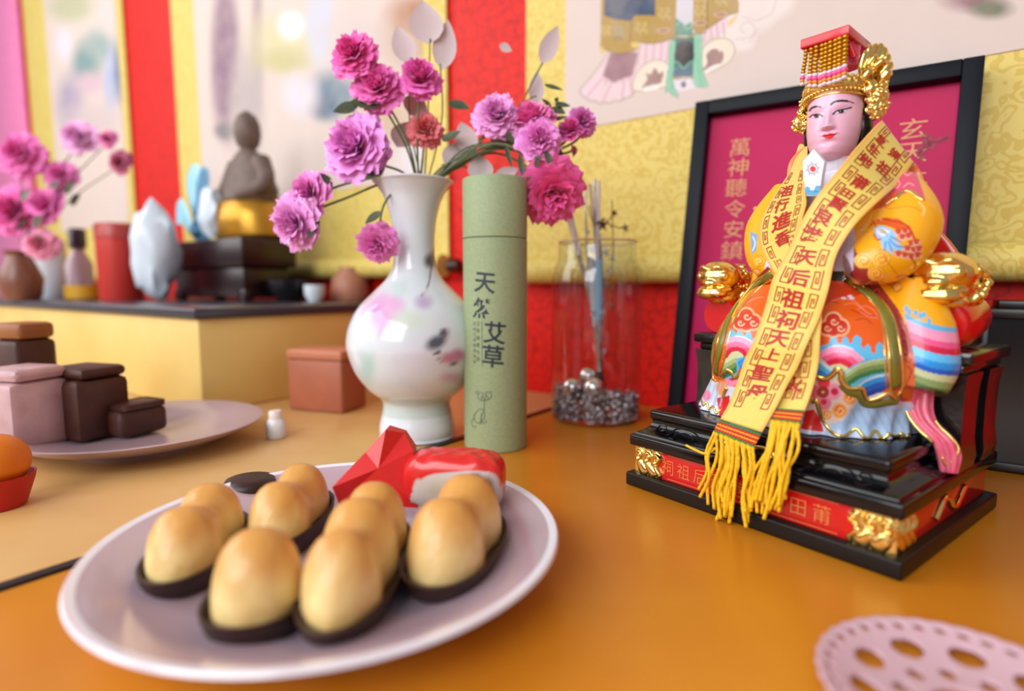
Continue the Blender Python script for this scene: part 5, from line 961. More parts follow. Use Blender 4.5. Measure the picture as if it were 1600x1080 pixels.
trim([(1384, 320), (1394, 312), (1402, 309), (1407, 302), (1416, 298), (1426, 301), (1434, 308), (1443, 313)], .0013, goldt, 'collar_trim', .7)
# floating ribbons
rib = mat('peach_ribbon', (234, 140, 92), .4)
for pts in ([(1258, 232, .0), (1246, 242, .006), (1236, 256, .008), (1233, 274, .006), (1236, 284, .0)], [(1196, 345, .004), (1184, 334, .012), (1179, 324, .014)]): G().add(gv_(tube(smooth_path([LY(*q) for q in pts], 8), .0016, 10, flat=.5, up=(0, 1, 0)))).build('ribbon', rib, statue, smooth='all')
pinkr = mat('rose_drape', (230, 84, 118), .35, noise=(120, (236, 140, 160), .5), coat=.3)
G().add(gv_(tube(smooth_path([LY(1424, 258, .018), LY(1432, 270, .022), LY(1438, 286, .02), LY(1434, 300, .014)], 8), .0022, 10, flat=.5, up=(0, 1, 0)))).build('ribbon', rib, statue, smooth='all')
# rose drape falling over the plinth at the right
sta = [((1420, 606), (1460, 610), -.012, -.004), ((1414, 634), (1459, 640), -.014, -.006), ((1423, 656), (1466, 660), -.016, -.006), ((1440, 676), (1482, 676), -.017, -.006), ((1456, 690), (1496, 692), -.016, -.006), ((1463, 712), (1503, 714), -.013, -.006), ((1468, 738), (1497, 741), -.010, -.006)]
Lp = smooth_path([LY(*a, d0) for a, b, d0, d1 in sta], 8); Rp = smooth_path([LY(*b, d1) for a, b, d0, d1 in sta], 8); rings = []
for i in range(len(Lp)):
    t = np.linspace(0, 1, 17)[:, None]; f_ = Lp[i] * (1 - t) + Rp[i] * t; n_ = np.array([.35, -.9, .25]); bul = (.004 * np.sin(np.pi * t) + .0009 * np.sin(t * 19)); fr = f_ + n_ * bul; bk = f_[::-1] - n_ * .0035 * np.ones((17, 1)) * np.sin(np.pi * np.clip(t, .08, .92)); rings.append(np.concatenate([fr, bk]))
G().add(gv_(loft(rings))).build('rose_drape', pinkr, statue, smooth='all')
G().add(gv_(tube(smooth_path(Lp[4:34:4] + np.array([.0006, -.0012, .0]), 4), .0011, 8))).build('drape_trim', goldt, statue, smooth='all')
G().add(gv_(tube(smooth_path(np.array([Rp[14], Rp[20], Rp[28], Rp[36], (Rp[44] + Lp[44]) / 2, Lp[40] * .7 + Rp[40] * .3]) + np.array([0, -.003, 0]), 5), .0008, 8))).build('drape_trim', goldt, statue, smooth='all')
cuff = mat('lilac_cuff', (190, 160, 214), .4)
v = [LY(*q) for q in ((1428, 438, .004), (1444, 452, .004), (1460, 470, .006), (1468, 490, .008), (1462, 500, .008), (1444, 488, .006), (1432, 466, .004))]; v = np.array(v)
G().add((gl_(np.concatenate([v, v + [0, .006, 0]])), [tuple(range(6, -1, -1)), tuple(range(7, 14))] + [(i, (i + 1) % 7, 7 + (i + 1) % 7, 7 + i) for i in range(7)])).build('inner_cuff', cuff, statue, smooth=False)

# ---- tablet held before the breast
tb = [LY(*q, -.036) for q in ((1271, 233), (1255, 252), (1255, 275), (1260, 306), (1280, 306), (1284, 275), (1288, 253))]
tb = np.array(tb); fr = tb.copy(); bk = tb + np.array([.0004, .0028, 0]); n = 7
tabm = mat('white_tablet', (222, 222, 234), .3, coat=.3)
tf = [tuple(range(n)), tuple(range(2 * n - 1, n - 1, -1))] + [(i, n + i, n + (i + 1) % n, (i + 1) % n) for i in range(n)]
tablet = G().add((gl_(np.concatenate([fr, bk])), tf)).build('court_tablet', tabm, statue, smooth=False)
def flat_on(polys, name, m, ly=-.0362):
    g = G()
    for p in polys: q = np.array([LY(x, y, ly) for x, y in p]); g.add((gl_(q), [tuple(range(len(q)))]))
    return g.build(name, m, tablet, smooth=False)
flat_on([[(1270 + 4.6 * math.cos(u), 264 + 4.6 * math.sin(u)) for u in np.linspace(0, 6.28, 20)[:-1]]], 'red_sun', mat('sun_red', (214, 30, 40), .4))
rays = []
for i in range(16): u = i * math.pi / 8 + .2; r0, r1 = 6.5, (13 if i % 2 else 10.5); c_, s_ = math.cos(u), math.sin(u); rays.append([(1270 + r0 * c_ - .75 * s_, 264 + r0 * s_ + .75 * c_), (1270 + r1 * c_, 264 + r1 * s_), (1270 + r0 * c_ + .75 * s_, 264 + r0 * s_ - .75 * c_)])
flat_on(rays, 'sun_rays', mat('ray_grey', (40, 32, 44), .5))
flat_on([[(1257, 296), (1260, 291), (1265, 293), (1266, 299), (1258, 300)], [(1272, 296), (1275, 290), (1282, 290), (1282, 300), (1272, 300)], [(1259, 300), (1268, 297), (1281, 300), (1280, 305), (1260, 305)]], 'wave_motif', mat('wave_blue', (80, 160, 206), .4))

# ---- head
HC = np.array([.0078, .0035, .2535]); YAW = math.radians(14); HR = rotz(YAW)       # the face is turned a little to the right
def hd(p): return gl_(np.asarray(p, float) @ HR.T + HC)
zt = np.array([-.0262, -.0255, -.0238, -.0205, -.016, -.010, -.003, .004, .011, .018, .024, .030]); at_ = np.array([.002, .0060, .0102, .0140, .0168, .0188, .0199, .0203, .0202, .0198, .0190, .0178]); bt_ = np.array([.004, .0105, .0152, .0180, .0194, .0202, .0206, .0208, .0207, .0203, .0196, .0180])
nz, na = 190, 240; zs_ = np.linspace(zt[0], zt[-1], nz); az = np.linspace(-1.85, 1.85, na); Z, AZ = np.meshgrid(zs_, az, indexing='ij')
aa = np.interp(Z, zt, at_); bb_ = np.interp(Z, zt, bt_)
for _ in range(6):
    aa[1:-1] = .25 * aa[:-2] + .5 * aa[1:-1] + .25 * aa[2:]; bb_[1:-1] = .25 * bb_[:-2] + .5 * bb_[1:-1] + .25 * bb_[2:]
Z = np.where(Z < 0, Z * .87, Z); aa = aa * .82
X = aa * np.sin(AZ); Y = -bb_ * np.cos(AZ); ga = lambda x0, z0, sx, sz: np.exp(-((X - x0) / sx) ** 2 - ((Z - z0) / sz) ** 2); fr_ = (np.cos(AZ) > 0)
nz_ = np.clip((Z + .0026) / .0125, 0, 1); nose = np.where((Z > -.0042) & (Z < .0115), (1 - nz_) ** .9 * .0046, 0) * np.clip((Z + .0042) / .0016, 0, 1) ** .6
dY = nose * np.exp(-(X / (.0015 + .0013 * (1 - nz_))) ** 2) + .0011 * (ga(.0028, -.0022, .0013, .0015) + ga(-.0028, -.0022, .0013, .0015))
dY += -.0011 * (ga(.0072, .0066, .0042, .0026) + ga(-.0072, .0066, .0042, .0026)) + .0008 * (ga(.0070, .0062, .0028, .0014) + ga(-.0070, .0062, .0028, .0014)) + .0005 * (ga(.0075, .0115, .005, .002) + ga(-.0075, .0115, .005, .002))
dY += .0010 * (ga(.0008, -.0070, .0036, .0009) + ga(.0008, -.0090, .0032, .0010)) - .0005 * ga(.0008, -.0079, .0036, .0005) - .0005 * ga(0, -.0116, .005, .0013) + .0011 * ga(.0005, -.0165, .006, .0035) + .0008 * (ga(.010, -.005, .005, .006) + ga(-.010, -.005, .005, .006)) - .0004 * ga(.0003, -.0054, .001, .0009)
Y = Y - dY * fr_; FP = np.stack([X, Y, Z], -1).reshape(-1, 3); fpx = proj(hd(FP)); fm = (FP[:, 1] < .004)
pf = Paint(fpx, (232, 180, 204), fm)
pf.blob(1300, 222, 20, 14, (228, 168, 192), .8); pf.blob(1284, 200, 12, 12, (232, 174, 198), .8); pf.blob(1330, 196, 14, 14, (232, 174, 198), .8)
for e in ([(1302, 178), (1307.7, 173.6), (1315.5, 171.6), (1323, 170.2), (1330, 168.2)], [(1265.6, 182.8), (1270, 180), (1276.6, 178.8), (1281.8, 179.8), (1284.6, 181.6)]):
    q = np.array(e); pf.fill(np.concatenate([q, q[::-1] + [0, 3.8]])[[0, 1, 2, 3, 4, 6, 7, 8]], (236, 226, 236), curve=False)
pf.blob(1314, 174, 4.8, 3.2, (26, 18, 24), .15); pf.blob(1275.6, 181.2, 4.2, 3.0, (26, 18, 24), .15); pf.blob(1313, 173.4, .8, .8, (220, 220, 230), .2)
pf.stroke([(1301.5, 178.4), (1307.7, 173.4), (1315.5, 171.4), (1323.3, 170.0), (1330, 168)], 2.6, (16, 4, 12)); pf.stroke([(1265, 183.2), (1270, 180), (1276.6, 178.6), (1281.8, 179.6), (1285, 182)], 2.5, (16, 4, 12))
pf.stroke([(1304, 178.6), (1310, 177.4), (1318, 176), (1324, 172)], .7, (120, 70, 90)); pf.stroke([(1268, 184.6), (1274, 184.8), (1280, 183.6)], .7, (120, 70, 90))
pf.stroke([(1303, 172), (1312, 168), (1324, 166)], .8, (206, 140, 166)); pf.stroke([(1268, 176.6), (1275, 174.6), (1282, 175.6)], .8, (206, 140, 166))
pf.stroke([(1298.5, 163.2), (1304, 159.3), (1314, 157.5), (1324, 158)], 3.6, (20, 6, 20)); pf.stroke([(1322, 157.8), (1328, 159), (1334, 161.2)], 1.8, (40, 16, 38))
pf.stroke([(1265, 173), (1268.6, 168.8), (1274.5, 166.6)], 3.6, (20, 6, 20)); pf.stroke([(1274, 166.7), (1279, 166.6), (1282.5, 167.6)], 2.0, (40, 16, 38))
pf.fill([(1283.5, 212.6), (1288, 209.6), (1292, 210.2), (1297.4, 207.8), (1302, 208.8), (1309, 207.8), (1304, 212), (1301.5, 215), (1296, 216.8), (1290, 216.6), (1286.5, 214)], (222, 26, 32)); pf.stroke([(1284, 212.4), (1290, 212.6), (1296, 211.6), (1302, 210.6), (1309, 207.8)], .9, (130, 8, 16)); pf.stroke([(1281.5, 212.9), (1284.5, 212.5)], 1.0, (206, 90, 110)); pf.stroke([(1308, 208.2), (1311, 207.4)], 1.0, (206, 90, 110))
pf.stroke([(1285, 203.2), (1290, 204.6), (1297, 203.2), (1304, 199.4)], .9, (196, 120, 148), soft=.9)
hairside = (FP[:, 2] > -.012) & (np.abs(AZ.ravel()) > 1.38) | (FP[:, 2] > .0215); pf.c[np.abs(AZ.ravel()) > 1.40] = lin(20, 14, 18)
face = new('face', hd(FP), grid_faces(nz, na)[:, ::-1] if False else grid_faces(nz, na), mat('painted_face', vcol=True, rough=.36, coat=.2, sub=.05), statue, smooth='all', col=pf.c)
hairm = mat('black_hair', (14, 10, 14), .3, bump=(160, .3, .0008))
hp = [ball((0, .006, .004), .0205, 32, 22, (.90, .9, 1.15)), ball((.0165, .004, .000), .0085, 20, 14, (.62, .95, 1.6)), ball((-.0150, .005, -.001), .0078, 20, 14, (.6, .9, 1.6)), ball((0, .012, -.012), .017, 24, 16, (1, .8, 1.1))]
v, f, _ = remesh(hp, .0009); new('hair', hd(v), f, hairm, statue, smooth='all')
# crown
def hring(rx, ry, z, cy=0.001, m=72, k=0.0, fq=20): t = np.linspace(0, 2 * np.pi, m, endpoint=False); q = 1 + k * np.abs(np.sin(t * fq)); return np.stack([rx * q * np.cos(t), cy + ry * q * np.sin(t), np.full(m, z)], 1)
cz0 = .0165
def tilt(p): p = np.asarray(p, float).copy(); p[..., 2] += .16 * -(p[..., 1] - .001) * 0 + .0016 * np.cos(np.arctan2(p[..., 0], -p[..., 1])) ; return p
for r, z, w in ((.0188, cz0 + .0003, .0009), (.0197, cz0 + .0052, .0008)):
    t = np.linspace(0, 2 * np.pi, 120, endpoint=False); p = tilt(np.stack([r * np.cos(t), .001 + r * 1.10 * np.sin(t), np.full(120, z)], 1)); v, f = ringtube(p, w); G().add((hd(v), f)).build('crown_rim', goldm, statue, smooth='all')
for i in range(46):
    t = 2 * math.pi * i / 46; p = tilt(np.array([.0194 * math.cos(t), .001 + .0214 * math.sin(t), cz0 + .0028]))
    if i == 0: b0 = ico((0, 0, 0), .0013, 2); bead0 = G().add((hd(p) + b0[0], b0[1])).build('crown_bead', goldm, statue, smooth='all'); pb0 = hd(p)
    else: c = bead0.copy(); COL.objects.link(c); c.parent = statue; c.location = hd(p) - pb0
r = random.Random(3)
cp = [loft([tilt(hring(.0176, .0200, cz0)), tilt(hring(.0192, .0218, cz0 + .004)), hring(.0198, .0222, cz0 + .008), hring(.0195, .0218, cz0 + .0115, .002), hring(.0150, .017, cz0 + .0135, .003)])]
for i in range(330):
    t = r.uniform(0, 2 * math.pi); z = cz0 + r.uniform(.006, .0125 + .006 * (math.sin(t) > -.2)); rr_ = np.interp(z, [cz0, cz0 + .008, cz0 + .013, cz0 + .02], [.0186, .0198, .0190, .0165]); cp.append(ico((rr_ * math.cos(t), .002 + 1.12 * rr_ * math.sin(t), z), r.uniform(.0007, .0015), 2))
v, f, _ = remesh(cp, .00038, smooth_it=1); new('crown_cap', hd(v), f, goldr, statue, smooth='all')
# rolled gold plumes at the back of the crown (right and left)
def hpx(x, y, ly): return (lo_(onplane(x, y, SO + EY * ly, EY)) - HC) @ HR
for sg in (1,):
    pp = []
    for x0, y0, x1, y1, rad, ly in ((1346, 122, 1351, 84, .0022, .004), (1353, 124, 1358, 76, .0024, .006), (1358, 122, 1366, 74, .0024, .009), (1362, 126, 1374, 74, .0026, .012), (1366, 126, 1380, 80, .0026, .014), (1370, 128, 1385, 90, .0026, .012), (1374, 130, 1388, 102, .0028, .010), (1366, 112, 1378, 96, .0024, .005), (1356, 112, 1366, 90, .0022, .004), (1378, 132, 1387, 114, .0026, .010), (1350, 132, 1358, 112, .0026, .0)):
        a_, b_ = hpx(x0, y0, ly), hpx(x1, y1, ly); pp.append(tube(smooth_path([a_, a_ * .5 + b_ * .5 + np.array([-.0010, -.0012, 0]), b_, b_ + np.array([.0006, .002, -.0012])], 5), np.interp(np.linspace(0, 1, 16), [0, .6, 1], [.7, 1.0, .8]) * rad, 10))
    v, f, _ = remesh(pp, .0004, smooth_it=1); new('gold_plume', hd(v), f if sg > 0 else f, goldm if sg > 0 else goldm, statue, smooth='all')
# carved ornaments over the ears with hanging flowers
eo = []
r = random.Random(11)
for x, y, R, ly in [(1358, 140, 8, .0), (1362, 138, 8, .002), (1370, 150, 10, .004), (1362, 156, 8, .0), (1366, 164, 10, .0), (1374, 166, 8, .004), (1380, 152, 8, .006), (1376, 140, 8, .006), (1362, 172, 8, .0), (1370, 178, 8, .002), (1362, 132, 7, .002), (1384, 164, 6, .008), (1378, 176, 6, .006), (1366, 184, 5, .002), (1380, 134, 7, .008)]:
    c = hpx(x, y, ly); eo.append(ball(c, R * .36 / FPX, 12, 9, (1, .8, 1)))
    for _ in range(7): d = unit(np.array([r.gauss(0, 1), -abs(r.gauss(0, 1)), r.gauss(0, 1)])); eo.append(ico(c + d * R * .36 / FPX, r.uniform(.0007, .0013), 2))
v, f, _ = remesh(eo, .0004, smooth_it=1); new('ear_ornament', hd(v), f, goldm, statue, smooth='all')
eo = []
for x, y, R, ly in [(1256, 162, 7, .004), (1257, 171, 8, .002), (1254, 180, 9, .003), (1247, 190, 9, .004), (1255, 193, 10, .002), (1261, 198, 8, .0), (1259, 205, 7, .002), (1244, 200, 7, .005), (1262, 185, 7, .002), (1250, 203, 6, .003)]:
    c = hpx(x, y, ly); eo.append(ball(c, R * .36 / FPX, 12, 9, (1, .8, 1)))
    for _ in range(7): d = unit(np.array([r.gauss(0, 1), -abs(r.gauss(0, 1)), r.gauss(0, 1)])); eo.append(ico(c + d * R * .36 / FPX, r.uniform(.0007, .0013), 2))
v, f, _ = remesh(eo, .0004, smooth_it=1); new('ear_ornament', hd(v), f, goldm, statue, smooth='all')
for k in range(8): c = hd(hpx(1386 + 1.5 * math.sin(k), 112 + k * 5, .012)); b = ico((0, 0, 0), .0012, 2); G().add((b[0] + c, b[1])).build('hanging_bead', goldr, statue, smooth='all')
# red board on top with its post
bz0, bz1 = .3003, .3046; bl_ = [LY(1251, 66, -.0135), LY(1326, 44, -.0135)]; xa, xb = bl_[0][0], bl_[1][0]; xm, xw = (xa + xb) / 2, (xb - xa) / 2
bt2 = box(-xw, xw, 0, .042, -.0010, .0050, .0007, 2); v = bt2[0].copy(); v[:, 0] *= 1 - .12 * v[:, 1] / .04
zb_ = (bl_[0][2] + bl_[1][2]) / 2 - .0029
boardm = mat('red_board', (206, 18, 34), .3, coat=.3)
G().add((gl_(v @ rotz(.04).T + np.array([xm, -.0135, zb_])), bt2[1])).build('crown_board', boardm, statue)
pst = mat('rose_post', (226, 84, 124), .35)
G().add((hd(np.array(loft([hring(.012, .009, .040, .006, 24), hring(.011, .0085, .045, .006, 24), hring(.012, .010, zb_ - HC[2] + .0004, .006, 24)])[0])), loft([hring(.012, .009, .040, .006, 24)] * 3)[1])).build('crown_post', pst, statue)
for x0 in (-.006, .006): G().add((hd(tube([(x0 + .004, -.004, .043), (x0, -.006, zb_ - HC[2] + .001)], .0022, 10)[0]), tube([(0, 0, 0), (0, 0, 1)], 1, 10)[1])).build('crown_strut', boardm, statue)
# strings of beads along the front of the board
gb = mat('gold_bead', (206, 150, 22), .25, .8, coat=.3); wbd = mat('pearl_bead', (226, 206, 214), .2, coat=.4); pkb = mat('pink_bead', (230, 70, 150), .2, coat=.4); obd = mat('orange_bead', (222, 140, 40), .25, coat=.4)
tops = [(1259.5, 77), (1268, 74), (1276, 70.5), (1285, 68), (1291, 66), (1298, 63), (1306, 60), (1312.5, 57), (1321, 54)]; bots = [(1253, 134), (1265, 137), (1273, 137), (1282, 137), (1288, 134), (1296, 133), (1304, 130), (1311, 128), (1319, 124)]
iv2, if2 = ico((0, 0, 0), 1, 2)
for (x0, y0), (x1, y1) in zip(tops, bots):
    p = smooth_path([LY(x0, y0, -.012), LY(x0 - .2 * (x0 - x1), y0 + .3 * (y1 - y0), -.0135), LY(x0 - .7 * (x0 - x1), y0 + .62 * (y1 - y0), -.016), LY(x1, y1, -.0205)], 30); d = np.concatenate([[0], np.cumsum(np.linalg.norm(np.diff(p, axis=0), axis=1))]); n = 11; g = G()
    for k in range(n):
        q = np.array([np.interp(d[-1] * (k + .5) / n, d, p[:, i]) for i in range(3)]); m = 0 if k < 7 else (1 if k == 7 else 2 if k == 8 else 3 if k == 9 else 1); rad = d[-1] / n * (.54 if m != 2 else .64)
        g.add((gl_(q + iv2 * np.array([rad * 1.12, rad * 1.12, rad * .9])), if2), m)
    g.add(gv_(tube(p, .0003, 5)), 0); g.build('bead_strand', [gb, wbd, pkb, obd], statue, smooth='all')

# ================================================================== THE EMBROIDERED SASH
class Band:
    def __init__(s, st, hid=20, nt=40, k=10, bulge=.0):
        s.hid = hid
        """st = stations ((left pixel),(right pixel), left depth, right depth) or two statue-space points"""
        Lq, Rq = [], []
        for e in st:
            if len(e) == 4: Lq.append(LY(*e[0], e[2])); Rq.append(LY(*e[1], e[3]))
            else: Lq.append(np.array(e[0], float)); Rq.append(np.array(e[1], float))
        Lp_, Rp_ = smooth_path(Lq, k), smooth_path(Rq, k); t = np.linspace(-1, 1, nt); s.t = t
        s.P = (Lp_[:, None] * (1 - t)[None, :, None] + Rp_[:, None] * (1 + t)[None, :, None]) / 2
        c = (Lp_ + Rp_) / 2; s.d = np.concatenate([[0], np.cumsum(np.linalg.norm(np.diff(c, axis=0), axis=1))]); s.w = np.linalg.norm(Rp_ - Lp_, axis=1) / 2
        du = np.gradient(s.P, axis=0); dv = np.gradient(s.P, axis=1); nn = unit(np.cross(dv, du)); nn *= np.sign((nn * np.array([.35, -.9, .2])).sum(-1, keepdims=True).mean()); s.N = -nn if (nn @ np.array([.43, -.9, .1])).mean() < 0 else nn
        s.P = s.P + s.N * (bulge * (1 - t ** 2))[None, :, None]
    def at(s, d, t, e=0.0):
        """point at length d and cross position t (-1..1), lifted e"""
        i = np.interp(d, s.d, np.arange(len(s.d))); j = (np.asarray(t) + 1) / 2 * (len(s.t) - 1); i0 = np.clip(i.astype(int), 0, len(s.d) - 2); j0 = np.clip(j.astype(int), 0, len(s.t) - 2); u, v = (i - i0)[:, None], (j - j0)[:, None]
        f = lambda A: (A[i0, j0] * (1 - u) + A[i0 + 1, j0] * u) * (1 - v) + (A[i0, j0 + 1] * (1 - u) + A[i0 + 1, j0 + 1] * u) * v
        return f(s.P) + f(s.N) * e
    def locate(s, x, y):                                  # where on the visible run of the band a mark sits
        p = proj(gl_(s.P.reshape(-1, 3))); e_ = ((p - [x, y]) ** 2).sum(1); e_[:s.hid * len(s.t)] = 1e12; k = np.argmin(e_); return s.d[k // len(s.t)], s.t[k % len(s.t)], s.w[k // len(s.t)]
    def cloth(s, name, m, parent, thick=.0007):
        a, b = s.P.shape[:2]; F = grid_faces(a, b); top = s.P.reshape(-1, 3); bot = (s.P - s.N * thick).reshape(-1, 3); n = a * b
        per = [(i * b) for i in range(a)] + [(a - 1) * b + j for j in range(1, b)] + [i * b + b - 1 for i in range(a - 2, -1, -1)] + [j for j in range(b - 2, 0, -1)]
        rim = np.array([(per[i], per[(i + 1) % len(per)], per[(i + 1) % len(per)] + n, per[i] + n) for i in range(len(per))])
        w = np.abs(np.broadcast_to(s.t, (a, b))).ravel(); q = np.clip((w - .84) / .03, 0, 1)[:, None]; c = lin(224, 198, 92) * (1 - q) + lin(236, 178, 84) * q
        return new(name, gl_(np.concatenate([top, bot])), np.concatenate([F, F[:, ::-1] + n, rim]), m, parent, smooth='all', col=np.concatenate([c, c]))
satin = mat('yellow_satin', vcol=True, rough=.5, sheen=.2, bump=(1500, .15, .0002)); thread = mat('red_thread', (178, 22, 22), .5); thread_d = mat('brown_thread', (168, 44, 22), .5)
sash = thing('prayer_sash', 'yellow silk sash embroidered with red characters hung around the statue neck', 'sash', gl_((0, -.04, .06)))
def lettering(band, items, lim=.2):
    for ch, x, y, sz, wf in items:
        pass
        d, t, w = band.locate(x, y); v, f = split(*glyph(ch, .022), lim); e1 = np.array([max(d - .003, 0), d + .003]); q_ = proj(gl_(band.at(e1, np.array([t, t])))); hv = sz * .86 * (e1[1] - e1[0]) / np.linalg.norm(q_[1] - q_[0]); q_ = proj(gl_(band.at(np.array([d, d]), np.array([-.5, .5])))); ht = sz / np.linalg.norm(q_[1] - q_[0]) * wf; w = 1.0; hs = ht; wf = 1
        g = G(); P = band.at(d - v[:, 1] * hv, np.clip(t + v[:, 0] * hs * wf / w, -.99, .99), .0004); g.add((gl_(P), f)); g.build('red_character', thread, sash, smooth=False)
KEY = [(0, 0), (.82, 0), (.82, 1), (.10, 1), (.10, .36), (.56, .36), (.56, .66), (.30, .66)]
def meander(band, d0, d1, unit_len=.0138):
    for sg in (-1, 1):
        n = int((d1 - d0) / unit_len)
        for i in range(n):
            a_ = d0 + i * unit_len; pts = []
            for u, v in KEY:
                if i % 2: u, v = .92 - u, 1 - v
                pts.append((u, v))
            path = []
            for p, q in zip(pts[:-1], pts[1:]): path += [np.array(p) + (np.array(q) - np.array(p)) * k / 4 for k in range(4)]
            path.append(np.array(pts[-1])); path = np.array(path); xy = np.stack([path[:, 0] * unit_len, path[:, 1] * .0047], 1); v, f = ribbon(xy, .00066)
            w = np.interp(a_, band.d, band.w); P = band.at(a_ + v[:, 0], sg * (1 - .0045 / w) - sg * v[:, 1] / w * 1.0, .0003); ff = f if sg < 0 else [q[::-1] for q in f]
            if i == 0: g = G()
            g.add((gl_(P), ff))
        if n > 0: o = g.build('meander_border', thread_d, sash, smooth=False); o['kind'] = 'stuff'
back = [((-.030, .012, .236), (-.040, .014, .212)), ((-.018, .030, .243), (-.026, .042, .214)), ((.006, .036, .246), (.010, .050, .212))]
M = Band([back[2], ((.024, .026, .248), (.036, .040, .212)), ((1378, 188), (1428, 254), .006, .016), ((1340, 228), (1404, 287), -.020, -.004), ((1310, 265), (1380, 308), -.034, -.026), ((1276, 307), (1343, 343), -.045, -.043), ((1250, 350), (1319, 375), -.049, -.049), ((1227, 400), (1304, 406), -.051, -.052), ((1208, 434), (1294, 453), -.055, -.055), ((1196, 478), (1281, 494), -.066, -.066), ((1179, 528), (1260, 540), -.073, -.074), ((1164, 560), (1246, 574), -.074, -.075), ((1152, 596), (1228, 606), -.075, -.076), ((1139, 630), (1213, 636), -.078, -.079), ((1125, 655), (1190, 676), -.0815, -.0825)], 20)
S2 = Band([((.006, .036, .246), (.010, .050, .212))] + [((-.018, .030, .243), (-.026, .042, .214))][::-1] + [((1262, 226), (1252, 226), .002, .014), ((1260, 262), (1234, 268), -.016, .006), ((1258, 300), (1206, 310), -.032, -.006), ((1259, 318), (1189, 345), -.040, -.022), ((1252, 345), (1186, 375), -.0465, -.030), ((1248, 370), (1193, 397), -.0475, -.038), ((1256, 402), (1206, 420), -.0485, -.045), ((1272, 440), (1222, 452), -.0515, -.0505), ((1283, 485), (1230, 490), -.062, -.062), ((1281, 526), (1230, 530), -.069, -.069), ((1278, 570), (1226, 572), -.0705, -.0705), ((1268, 612), (1219, 612), -.0725, -.0725), ((1256, 645), (1204, 640), -.0755, -.0755)], 24)
M.cloth('front_strip', satin, sash); S2.cloth('under_strip', satin, sash)
meander(M, M.d[20] + .001, M.d[-1] - .002); meander(S2, S2.d[30] + .001, S2.d[-1] - .001, .0125)
lettering(M, [('誕', 1377, 221, 18, 1.1), ('生', 1365, 237, 18, 1.2), ('地', 1351, 253, 21, 1.2), ('媽', 1398, 240, 19, 1.1), ('祖', 1380, 265, 23, 1.1), ('莆', 1344, 285, 28, 1), ('田', 1325, 302, 19, 1.2), ('賢', 1310, 319, 25, 1.1), ('良', 1287, 341, 31, 1), ('港', 1267, 369, 33, 1), ('天', 1259, 404, 32, 1), ('后', 1248, 434, 33, 1), ('祖', 1239, 466, 36, 1), ('祠', 1231, 499, 36, 1), ('天', 1217, 529, 34, 1), ('上', 1205, 555, 26, 1.1), ('聖', 1192, 582, 31, 1.12), ('母', 1182, 613, 32, 1.05)])
lettering(S2, [('祖', 1230, 297, 24, -.8), ('行', 1222, 320, 26, -.9), ('進', 1222, 346, 34, -1), ('香', 1223, 372, 26, -1), ('火', 1240, 600, 30, -1)])
# woven end bands and tassels
cords = {'g': mat('green_cord', (40, 136, 60), .6), 'r': mat('red_cord', (206, 34, 26), .6), 'y': mat('amber_cord', (236, 160, 40), .6)}
tas = mat('yellow_tassel', (240, 192, 12), .6, noise=(600, (206, 140, 8), .5), bump=(900, .5, .0004))
def fringe(p0, p1, q0, q1, ly, n, seed, lens, spread):
    """p0-p1 top edge of the woven band, q0-q1 its bottom edge (pixels)"""
    rows = 'grrYrg'.lower() if False else ['g', 'r', 'y', 'r', 'y', 'r', 'g']; tp = [LY(*p0, ly), LY(*p1, ly)]; bt = [LY(*q0, ly - .001), LY(*q1, ly - .001)]
    for i, c in enumerate(rows):
        k = (i + .5) / len(rows); a_, b_ = tp[0] * (1 - k) + bt[0] * k, tp[1] * (1 - k) + bt[1] * k; t = np.linspace(0, 1, 70)[:, None]; pth = a_ * (1 - t) + b_ * t; r_ = np.linalg.norm(tp[0] - bt[0]) / len(rows) * .56
        pth = pth + np.array([0, -.0006, 0]) * np.abs(np.sin(t * 44)) + (bt[0] - tp[0]) * .012 * np.sin(t * 88); G().add(gv_(tube(pth, r_ * (.9 + .2 * np.sin(np.arange(70) * 1.3)), 8, flat=.7, up=(0, 1, 0)))).build('woven_cord', cords[c], sash, smooth='all')
    r = random.Random(seed)
    for i in range(n):
        k = (i + .5 + r.uniform(-.2, .2)) / n; a_ = bt[0] * (1 - k) + bt[1] * k + np.array([0, -.0005 * (i % 3), 0]); x, y = proj(gl_(a_[None]))[0]; ln = lens(k) * r.uniform(.82, 1.04); xo = spread(k) + r.uniform(-10, 10); w = r.uniform(-9, 9)
        yl = [ly - .001, -.0850 - .0009 * (i % 4), -.0860 - .0011 * (i % 4), -.0865 - .0012 * (i % 4)]
        pts = [a_, LY(x + xo * .3 + w, y + ln * .35, min(yl[1], ly - .001)), LY(x + xo * .7 - w * .6, y + ln * .7, yl[2]), LY(x + xo + w * .3, y + ln, yl[3])]
        rad = r.uniform(.00100, .00128); pth = smooth_path(pts, 9); G().add(gv_(tube(pth, rad * (1 + .1 * np.sin(np.arange(len(pth)) * 2.2)), 7))).build('tassel_string', tas, sash, smooth='all')
fringe((1124, 656), (1190, 678), (1116, 674), (1178, 699), -.0832, 22, 4, lambda k: 106 + 26 * math.sin(k * 2.6), lambda k: -22 + 26 * k)
fringe((1206, 637), (1256, 641), (1204, 656), (1250, 662), -.0772, 14, 9, lambda k: 130 + 20 * math.sin(k * 3), lambda k: -28 + 6 * k)
G().add(gv_(tube(smooth_path([LY(1072, 696, -.0845), LY(1086, 703, -.0855), LY(1104, 709, -.086), LY(1118, 700, -.0845)], 6), .0009, 7))).build('tassel_string', tas, sash, smooth='all')

